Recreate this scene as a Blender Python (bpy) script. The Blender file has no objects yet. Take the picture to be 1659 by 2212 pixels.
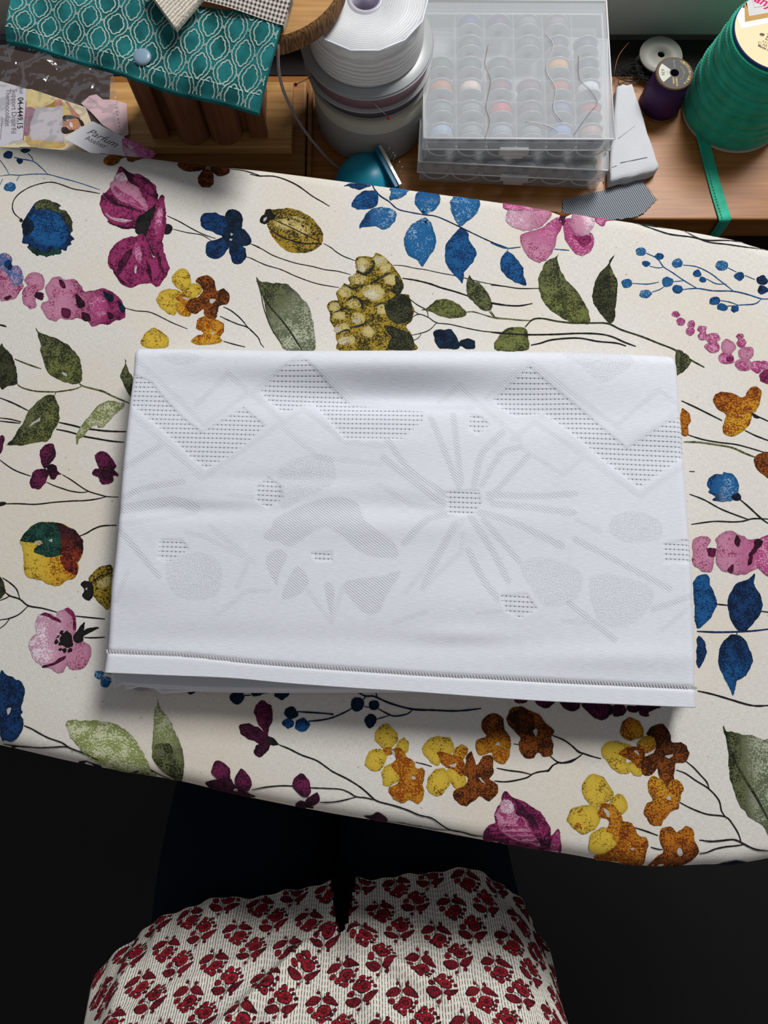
import bpy, math, random
import numpy as np
from math import sin, cos, pi, radians
from mathutils import Vector, Matrix
from mathutils.geometry import delaunay_2d_cdt
random.seed(7); RNG = np.random.RandomState(5)
SC = bpy.context.scene; COL = SC.collection
Z0 = 0.83                      # height of the ironing board top above the floor
CAMH = 0.50; TILT = radians(11.3); F = 1662.0
# ---------------------------------------------------------------- camera
cam_d = bpy.data.cameras.new('camera'); cam = bpy.data.objects.new('camera', cam_d); COL.objects.link(cam)
cam.location = (0, 0, Z0 + CAMH); cam.rotation_euler = (TILT, 0, 0)
cam_d.sensor_fit = 'HORIZONTAL'; cam_d.sensor_width = 36.0; cam_d.lens = 36.0 * F / 1659.0
cam_d.clip_start = 0.02; cam_d.clip_end = 50
SC.camera = cam
def P(px, py, z):
    """photo pixel -> point on the horizontal plane z (z measured from the board top)"""
    h = (px - 829.5) / F; v = (py - 1106.0) / F
    d = (CAMH - z) / (cos(TILT) + v * sin(TILT))
    return Vector((h * d, d * (sin(TILT) - v * cos(TILT)), Z0 + z))
def Pxy(pts, z):
    pts = np.asarray(pts, float)
    h = (pts[:, 0] - 829.5) / F; v = (pts[:, 1] - 1106.0) / F
    d = (CAMH - z) / (cos(TILT) + v * sin(TILT))
    return np.stack([h * d, d * (sin(TILT) - v * cos(TILT))], 1)
def to_px(x, y, z):
    """world (z from board top) -> photo pixel"""
    dz = CAMH - z
    d = dz * cos(TILT) + y * sin(TILT)
    v = (dz * sin(TILT) - y * cos(TILT)) / d
    return 829.5 + F * x / d, 1106.0 + F * v
# ---------------------------------------------------------------- colour, materials
def lin(c):
    if isinstance(c, str):
        c = [int(c[i:i + 2], 16) / 255 for i in (1, 3, 5)]
        c = [x / 12.92 if x <= .04045 else ((x + .055) / 1.055) ** 2.4 for x in c]
    return tuple(c[:3]) + (1.0,)
class NT:
    def __init__(s, name):
        s.m = bpy.data.materials.new(name); s.m.use_nodes = True
        s.t = s.m.node_tree; s.n = s.t.nodes; s.b = s.n['Principled BSDF']; s.out = s.n['Material Output']
    def node(s, typ, **kw):
        n = s.n.new(typ)
        for k, v in kw.items():
            if k.startswith('i_'): n.inputs[k[2:]].default_value = v
            else: setattr(n, k, v)
        return n
    def link(s, a, b): s.t.links.new(a, b)
    def math(s, op, a, b=None, c=None, clamp=False):
        n = s.n.new('ShaderNodeMath'); n.operation = op; n.use_clamp = clamp
        for i, x in enumerate((a, b, c)):
            if x is None: continue
            if isinstance(x, (int, float)): n.inputs[i].default_value = x
            else: s.link(x, n.inputs[i])
        return n.outputs[0]
    def mix(s, f, a, b):
        n = s.n.new('ShaderNodeMix'); n.data_type = 'RGBA'
        for i, x in ((0, f), (6, a), (7, b)):
            if isinstance(x, (int, float)): n.inputs[i].default_value = x
            elif isinstance(x, tuple): n.inputs[i].default_value = x
            else: s.link(x, n.inputs[i])
        return n.outputs[2]
    def pos(s, scale=(1, 1, 1), rot=(0, 0, 0)):
        g = s.n.new('ShaderNodeNewGeometry'); mp = s.n.new('ShaderNodeMapping')
        mp.inputs['Scale'].default_value = scale; mp.inputs['Rotation'].default_value = rot
        s.link(g.outputs['Position'], mp.inputs[0]); return mp.outputs[0]
    def noise(s, vec, scale, detail=2.0, rough=.5):
        n = s.n.new('ShaderNodeTexNoise'); n.inputs['Scale'].default_value = scale
        n.inputs['Detail'].default_value = detail; n.inputs['Roughness'].default_value = rough
        s.link(vec, n.inputs['Vector']); return n.outputs['Fac']
    def ramp(s, f, lo, hi):
        n = s.n.new('ShaderNodeMapRange'); n.clamp = True
        for k, x in (('From Min', lo), ('From Max', hi)):
            if isinstance(x, (int, float)): n.inputs[k].default_value = x
            else: s.link(x, n.inputs[k])
        s.link(f, n.inputs['Value']); return n.outputs[0]
    def bump(s, h, strength=.3, dist=.001):
        n = s.n.new('ShaderNodeBump'); n.inputs['Strength'].default_value = strength; n.inputs['Distance'].default_value = dist
        s.link(h, n.inputs['Height']); s.link(n.outputs[0], s.b.inputs['Normal']); return n
    def base(s, c):
        if isinstance(c, (tuple, list, str)): s.b.inputs['Base Color'].default_value = lin(c)
        else: s.link(c, s.b.inputs['Base Color'])
    def set(s, rough=.6, metal=0., spec=.4, sheen=0.):
        s.b.inputs['Roughness'].default_value = rough; s.b.inputs['Metallic'].default_value = metal
        s.b.inputs['Specular IOR Level'].default_value = spec
        if sheen: s.b.inputs['Sheen Weight'].default_value = sheen
        return s.m
def mat_plain(name, c, rough=.6, metal=0., spec=.4, var=.12, scale=60., bump=0., bscale=400.):
    t = NT(name); c = lin(c)
    dark = tuple(x * (1 - var) for x in c[:3]) + (1,); lite = tuple(min(1, x * (1 + var)) for x in c[:3]) + (1,)
    p = t.pos(); t.base(t.mix(t.noise(p, scale, 3), dark, lite))
    if bump: t.bump(t.noise(p, bscale, 2), bump, .0006)
    return t.set(rough, metal, spec)
def mat_wood(name, c1, c2, axis=0, scale=9., rough=.45, fine=1.0):
    t = NT(name); sc = [26., 26., 26.]; sc[axis] = 1.6
    p = t.pos(tuple(sc)); n1 = t.noise(p, scale * .35, 4, .6)
    sc2 = [420., 420., 420.]; sc2[axis] = 22.
    n2 = t.noise(t.pos(tuple(sc2)), 1.0, 2)
    f = t.math('ADD', t.math('MULTIPLY', n1, .8), t.math('MULTIPLY', t.math('SUBTRACT', n2, .5), .5 * fine))
    t.base(t.mix(t.ramp(f, .2, .68), lin(c1), lin(c2))); t.bump(n2, .15, .0004)
    return t.set(rough, 0, .35)
def mat_clear(name, tint=(1, 1, 1), body=(.85, .87, .88), fac=.2, rough=.25, edge=.5, bump=0., bscale=60.):
    t = NT(name); t.base(tuple(body)); t.set(rough, 0, .5 if rough < .3 else .12)
    tr = t.node('ShaderNodeBsdfTransparent'); tr.inputs[0].default_value = tuple(tint) + (1,)
    mx = t.node('ShaderNodeMixShader'); lw = t.node('ShaderNodeLayerWeight'); lw.inputs['Blend'].default_value = .25
    f = t.math('ADD', t.math('MULTIPLY', lw.outputs['Facing'], edge), fac, clamp=True)
    t.link(f, mx.inputs[0]); t.link(tr.outputs[0], mx.inputs[1]); t.link(t.b.outputs[0], mx.inputs[2])
    if bump: t.bump(t.noise(t.pos(), bscale, 3), bump, .003)
    t.link(mx.outputs[0], t.out.inputs[0]); return t.m
# ---------------------------------------------------------------- meshes
class MB:
    def __init__(s): s.v = []; s.f = []; s.mi = []; s.smooth = []
    def add(s, vs, fs, mi=0, smooth=False):
        o = len(s.v); s.v += [tuple(x) for x in vs]
        for f in fs: s.f.append(tuple(i + o for i in f)); s.mi.append(mi); s.smooth.append(smooth)
    def box(s, lo, hi, mi=0, M=None):
        x0, y0, z0 = lo; x1, y1, z1 = hi
        vs = [Vector(p) for p in ((x0,y0,z0),(x1,y0,z0),(x1,y1,z0),(x0,y1,z0),(x0,y0,z1),(x1,y0,z1),(x1,y1,z1),(x0,y1,z1))]
        if M is not None: vs = [M @ q for q in vs]
        s.add(vs, [(0,3,2,1),(4,5,6,7),(0,1,5,4),(1,2,6,5),(2,3,7,6),(3,0,4,7)], mi)
    def prism(s, poly, z0, z1, mi=0, smooth=False):
        n = len(poly)
        s.add([(x, y, z0) for x, y in poly] + [(x, y, z1) for x, y in poly],
              [tuple(range(n))[::-1], tuple(range(n, 2 * n))] + [(i, (i+1) % n, n + (i+1) % n, n + i) for i in range(n)], mi, smooth)
    def lathe(s, prof, M=None, n=48, mi=0, smooth=True, closed=False):
        vs = []; k = len(prof)
        for i in range(n):
            a = 2 * pi * i / n
            for r, z in prof: vs.append(Vector((r * cos(a), r * sin(a), z)))
        if M is not None: vs = [M @ q for q in vs]
        fs = []
        for i in range(n):
            j = (i + 1) % n
            for q in range(k if closed else k - 1):
                w = (q + 1) % k
                fs.append((i*k+q, j*k+q, j*k+w, i*k+w))
        s.add(vs, fs, mi, smooth)
    def tube(s, pts, r, n=8, mi=0, cap=True, flat=None):
        pts = [Vector(p) for p in pts]; rs = r if isinstance(r, (list, tuple)) else [r] * len(pts)
        vs = []; up = Vector((0, 0, 1)); prev = None
        for i, p in enumerate(pts):
            d = (pts[min(i+1, len(pts)-1)] - pts[max(i-1, 0)]).normalized()
            if prev is None:
                a = d.cross(up if abs(d.z) < .9 else Vector((1, 0, 0))).normalized()
            else:
                a = (prev - d * prev.dot(d)).normalized()
            prev = a; b = d.cross(a)
            for k in range(n):
                t = 2 * pi * k / n; vs.append(p + (a * cos(t) + b * sin(t) * (flat or 1)) * rs[i])
        fs = [(i*n+k, i*n+(k+1) % n, (i+1)*n+(k+1) % n, (i+1)*n+k) for i in range(len(pts)-1) for k in range(n)]
        if cap: fs += [tuple(range(n))[::-1], tuple(range((len(pts)-1)*n, len(pts)*n))]
        s.add(vs, fs, mi, True)
    def ball(s, c, r, n=10, mi=0, sz=1.0):
        prof = [(r * sin(pi * i / 8), -r * sz * cos(pi * i / 8)) for i in range(9)]
        s.lathe(prof, Matrix.Translation(c), n, mi)
    def grid(s, fn, nu, nv, mi=0, smooth=True):
        vs = [fn(i / nu, j / nv) for j in range(nv + 1) for i in range(nu + 1)]
        fs = [(j*(nu+1)+i, j*(nu+1)+i+1, (j+1)*(nu+1)+i+1, (j+1)*(nu+1)+i) for j in range(nv) for i in range(nu)]
        s.add(vs, fs, mi, smooth)
    def build(s, name, mats, parent=None, loc=None):
        me = bpy.data.meshes.new(name)
        vs = s.v
        if loc is not None: vs = [(x - loc[0], y - loc[1], z - loc[2]) for x, y, z in vs]
        me.from_pydata(vs, [], s.f)
        if not isinstance(mats, (list, tuple)): mats = [mats]
        for m in mats: me.materials.append(m)
        me.polygons.foreach_set('material_index', s.mi); me.polygons.foreach_set('use_smooth', s.smooth)
        me.update()
        o = bpy.data.objects.new(name, me); COL.objects.link(o)
        if parent is not None: o.parent = parent
        elif loc is not None: o.location = loc
        return o
def empty(name, loc=(0, 0, 0)):
    o = bpy.data.objects.new(name, None); COL.objects.link(o); o.location = loc; o.empty_display_size = .02; return o
def tag(o, label, cat, group=None, kind=None):
    if label: o['label'] = label
    if cat: o['category'] = cat
    if group: o['group'] = group
    if kind: o['kind'] = kind
    return o
def part(mb, name, mats, parent, bevel=0., loc=None, label=None):
    """a part: vertices are world coordinates, made local to an unrotated parent"""
    o = mb.build(name, mats, parent, loc if loc is not None else tuple(root_loc(parent)))
    if bevel:
        m = o.modifiers.new('bevel', 'BEVEL'); m.width = bevel; m.segments = 2; m.limit_method = 'ANGLE'; m.angle_limit = radians(35)
    if label: o['label'] = label
    return o
def root_loc(o):
    v = Vector((0, 0, 0))
    while o is not None: v += o.location; o = o.parent
    return v
def catmull(pts, step, closed=False):
    pts = np.asarray(pts, float); n = len(pts); out = []
    rng = range(n) if closed else range(n - 1)
    for i in rng:
        p1, p2 = pts[i], pts[(i+1) % n]
        p0 = pts[(i-1) % n] if closed or i > 0 else 2 * p1 - p2
        p3 = pts[(i+2) % n] if closed or i + 2 < n else 2 * p2 - p1
        L = max(2, int(np.linalg.norm(p2 - p1) / step) + 1)
        for k in range(L):
            t = k / L
            out.append(.5 * ((2*p1) + (p2-p0)*t + (2*p0-5*p1+4*p2-p3)*t*t + (3*p1-p0-3*p2+p3)*t**3))
    if not closed: out.append(pts[-1])
    return np.array(out)
def parse(s): return [tuple(float(a) for a in w.split(',')) for w in s.split()]
# -------- printed shapes: flat patches laid on a surface, inside the surface's own mesh
class Print:
    """collects 2-D shapes (surface coordinates in metres) with two colours and a stipple amount per vertex"""
    def __init__(s): s.V = []; s.F = []; s.CA = []; s.CB = []; s.H = []; s.n = 0; s.k = 0
    def _push(s, v, f, ca, cb):
        o = s.n; s.V.append(v); s.F += [tuple(i + o for i in q) for q in f]; s.CA.append(ca); s.CB.append(cb)
        s.H.append(np.full(len(v), s.k, float)); s.k += 1; s.n += len(v)
    def blob(s, pts, c, cell=.0028, jit=.00025, smooth=True, step=.0012, c2=None, ang=0., edge=.7, ew=.0012):
        pts = catmull(pts, step, True) if smooth else np.asarray(pts, float)
        if jit:
            r = RNG.normal(0, jit, (len(pts), 2)); r = (r + np.roll(r, 1, 0) + np.roll(r, -1, 0)) * .6; pts = pts + r
        lo, hi = pts.min(0), pts.max(0)
        xs = np.arange(lo[0] + cell/2, hi[0], cell); ys = np.arange(lo[1] + cell/2, hi[1], cell)
        inner = np.empty((0, 2))
        if len(xs) and len(ys):
            g = np.stack(np.meshgrid(xs, ys), -1).reshape(-1, 2)
            g = g[inside(pts, g)]
            if len(g): inner = g[seg_dist(pts, g) > cell * .35]
        n = len(pts)
        vv = [Vector(p) for p in np.vstack([pts, inner])]
        r = delaunay_2d_cdt(vv, [], [list(range(n))], 1, 1e-7)
        v = np.array([tuple(p) for p in r[0]]); fs = r[2]
        if not len(v) or not fs: return
        d = np.minimum(seg_dist(pts, v), .05)
        t = (v @ np.array([cos(ang), sin(ang)])); t = (t - t.min()) / max(1e-6, t.max() - t.min())
        A, B, am = c; A = np.array(lin(A)[:3]); B = np.array(lin(B)[:3])
        ca = np.tile(A, (len(v), 1)); cb = np.tile(B, (len(v), 1)); a = np.full(len(v), am, float)
        if c2:
            A2, B2, am2 = c2; w = np.clip((t - .25) / .5, 0, 1)[:, None]
            ca = ca * (1-w) + np.array(lin(A2)[:3]) * w; cb = cb * (1-w) + np.array(lin(B2)[:3]) * w; a = a * (1-w[:, 0]) + am2 * w[:, 0]
        e = np.exp(-d / ew)[:, None] * (1 - edge); ca = ca * (1 - e); cb = cb * (1 - e)
        ok = [f for f in fs if abs(area2(v, f)) > 1e-12]
        ok = [f if area2(v, f) > 0 else f[::-1] for f in ok]
        s._push(v, ok, ca, np.concatenate([cb, a[:, None]], 1))
    def oval(s, c, rx, ry, col, **kw):
        n = 10; a = np.arange(n) * 2 * pi / n
        k = 1 + RNG.normal(0, .04, n); s.blob(np.stack([c[0] + rx*k*np.cos(a), c[1] + ry*k*np.sin(a)], 1), col, **kw)
    def line(s, pts, c, w, step=.002, taper=.6, closed=False, jit=.08, smooth=True):
        p = catmull(pts, step, closed) if smooth else np.asarray(pts, float)
        if closed: p = np.vstack([p, p[:1]])
        d = np.gradient(p, axis=0); d /= np.linalg.norm(d, axis=1)[:, None] + 1e-12
        nrm = np.stack([-d[:, 1], d[:, 0]], 1); n = len(p)
        ww = w * .5 * (1 + RNG.normal(0, jit, n))
        if not closed and taper < 1: ww *= np.minimum(1, taper + (1-taper) * np.minimum(np.arange(n), np.arange(n)[::-1]) / 4)
        v = np.vstack([p + nrm * ww[:, None], p - nrm * ww[:, None]])
        f = [(n+i, n+i+1, i+1, i) for i in range(n-1)]
        A, B, am = c
        s._push(v, f, np.tile(np.array(lin(A)[:3]), (2*n, 1)), np.tile(np.array(list(lin(B)[:3]) + [am]), (2*n, 1)))
    def text(s, txt, c, org, size, ang=0., font=None, align='LEFT', mirror=False, shear=0., space=1.0, bold=0.):
        cu = bpy.data.curves.new('t', 'FONT'); cu.body = txt; cu.size = size; cu.align_x = align; cu.resolution_u = 3
        cu.shear = shear; cu.space_character = space; cu.offset = bold
        ob = bpy.data.objects.new('t', cu); COL.objects.link(ob)
        dg = bpy.context.evaluated_depsgraph_get(); dg.update()
        me = ob.evaluated_get(dg).to_mesh()
        v = np.array([q.co[:2] for q in me.vertices]).reshape(-1, 2); f = [tuple(q.vertices) for q in me.polygons]
        ob.evaluated_get(dg).to_mesh_clear(); bpy.data.objects.remove(ob); bpy.data.curves.remove(cu)
        if not len(v): return
        R = np.array([[cos(ang), -sin(ang)], [sin(ang), cos(ang)]]); v = v @ R.T + np.array(org)
        A, B, am = c
        s._push(v, f, np.tile(np.array(lin(A)[:3]), (len(v), 1)), np.tile(np.array(list(lin(B)[:3]) + [am]), (len(v), 1)))
    def cat(s): return np.vstack(s.V), s.F, np.vstack(s.CA), np.vstack(s.CB), np.concatenate(s.H)
def area2(v, f):
    x = v[list(f)]; return .5 * float(np.sum(x[:, 0] * np.roll(x[:, 1], -1) - np.roll(x[:, 0], -1) * x[:, 1]))
def inside(poly, pts):
    x, y = pts[:, 0], pts[:, 1]; r = np.zeros(len(pts), bool); n = len(poly)
    for i in range(n):
        x1, y1 = poly[i]; x2, y2 = poly[(i+1) % n]
        if y1 == y2: continue
        c = (y1 > y) != (y2 > y)
        r ^= c & (x < (x2-x1) * (y-y1) / (y2-y1) + x1)
    return r
def seg_dist(poly, pts, ret=False, closed=True):
    best = np.full(len(pts), 1e9); near = np.zeros((len(pts), 2)); nn = np.zeros((len(pts), 2)); n = len(poly)
    for i in range(n if closed else n - 1):
        a, b = poly[i], poly[(i+1) % n]; ab = b - a; L = ab @ ab
        if L < 1e-16: continue
        t = np.clip(((pts - a) @ ab) / L, 0, 1); q = a + t[:, None] * ab; d = np.linalg.norm(pts - q, axis=1)
        m = d < best; best[m] = d[m]; near[m] = q[m]; nn[m] = np.array([ab[1], -ab[0]]) / math.sqrt(L)
    return (best, near, nn) if ret else best
def attach_print(o, V3, F, CA, CB, mat):
    """append printed patches to the mesh of object o (same mesh, extra material)"""
    me = o.data; n0 = len(me.vertices)
    vs = np.empty(n0 * 3); me.vertices.foreach_get('co', vs); vs = vs.reshape(-1, 3)
    L = root_loc(o)
    vs2 = np.vstack([vs, V3 - np.array(L)])
    fs = [tuple(p.vertices) for p in me.polygons]; mi = [p.material_index for p in me.polygons]; sm = [p.use_smooth for p in me.polygons]
    new = bpy.data.meshes.new(me.name)
    new.from_pydata(vs2.tolist(), [], fs + [tuple(i + n0 for i in f) for f in F])
    for m in me.materials: new.materials.append(m)
    new.materials.append(mat); k = len(new.materials) - 1
    new.polygons.foreach_set('material_index', mi + [k] * len(F)); new.polygons.foreach_set('use_smooth', sm + [True] * len(F))
    ca = np.zeros((len(vs2), 4)); ca[:, 3] = 1; ca[n0:, :3] = CA
    cb = np.zeros((len(vs2), 4)); cb[n0:] = CB
    for nm, arr in (('ca', ca), ('cb', cb)):
        at = new.color_attributes.new(nm, 'FLOAT_COLOR', 'POINT'); at.data.foreach_set('color', arr.astype(np.float32).ravel())
    new.update(); o.data = new; return o
def mat_print(name, grain=950., rough=.9, weave=.25):
    t = NT(name)
    a = t.node('ShaderNodeAttribute', attribute_name='ca'); b = t.node('ShaderNodeAttribute', attribute_name='cb')
    p = t.pos(); f = t.math('ADD', t.noise(p, grain, 2, .7), t.math('MULTIPLY', t.math('SUBTRACT', t.noise(p, 150., 2), .5), .55))
    thr = t.math('SUBTRACT', .74, t.math('MULTIPLY', b.outputs['Alpha'], .48))
    fac = t.ramp(f, t.math('SUBTRACT', thr, .05), t.math('ADD', thr, .05))
    t.base(t.mix(fac, a.outputs['Color'], b.outputs['Color']))
    if weave: t.bump(t.noise(p, 1800., 1), weave, .0003)
    return t.set(rough, 0, .2)
# ================================================================ ironing board
C = dict(
 blue=('#1f63a0','#0f3a70',.44), bluel=('#226aa4','#9dbdd6',.26), dkb=('#184478','#0b2245',.5), navy=('#17324f','#0b1a30',.5),
 mag=('#aa3a72','#6a1a46',.44), magl=('#bc4d86','#dd9cbc',.38), pink=('#d894b2','#b83f78',.30), pinkl=('#dba6be','#f3e2ea',.42),
 plum=('#7a2450','#3c1530',.55), plumd=('#55183a','#24101f',.5), dk=('#2a2526','#151214',.4), blk=('#262322','#181616',.4),
 yel=('#ecc948','#a0701e',.30), yelo=('#e6b030','#b0500f',.46), org=('#cf7f1e','#8a3d10',.5), orgl=('#dc9a28','#b85a16',.5), brn=('#a0551a','#4d2410',.52), brnd=('#6d3514','#2d140b',.55),
 olive=('#7c8348','#42482a',.48), olivel=('#8b9458','#c9ccab',.40), dkol=('#4a4d33','#26281b',.5), grey=('#6b7358','#b6bba4',.42), olgr=('#72784e','#383c28',.5),
 gold=('#b99b33','#473e1e',.50), goldl=('#e2d08a','#a98a2c',.36), cream=('#efe6c4','#c8a93c',.30), teal=('#2c5a4c','#15332d',.5), green=('#97a45f','#d4d8b4',.45),
 white=('#efece6','#e2ded6',.1), red=('#9a3a26','#3d1418',.5), dred=('#46222a','#1b1014',.5), bluepk=('#5576ab','#c99ab8',.40))
FR = dict(a=(0,290,2.9625), b=(540,380,2.9625), c=(1060,400,2.7696), d=(0,680,5.184), e=(0,1080,3.569), f=(1440,780,2.8356),
          g=(0,1420,2.3042), h=(700,1480,2.9625), i=(1180,1500,3.4635))
def W(fr, s):
    ox, oy, k = FR[fr]; p = np.array(parse(s)) if isinstance(s, str) else np.array(s, float)
    return Pxy(np.stack([ox + p[:, 0] / k, oy + p[:, 1] / k], 1), 0.)
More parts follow.
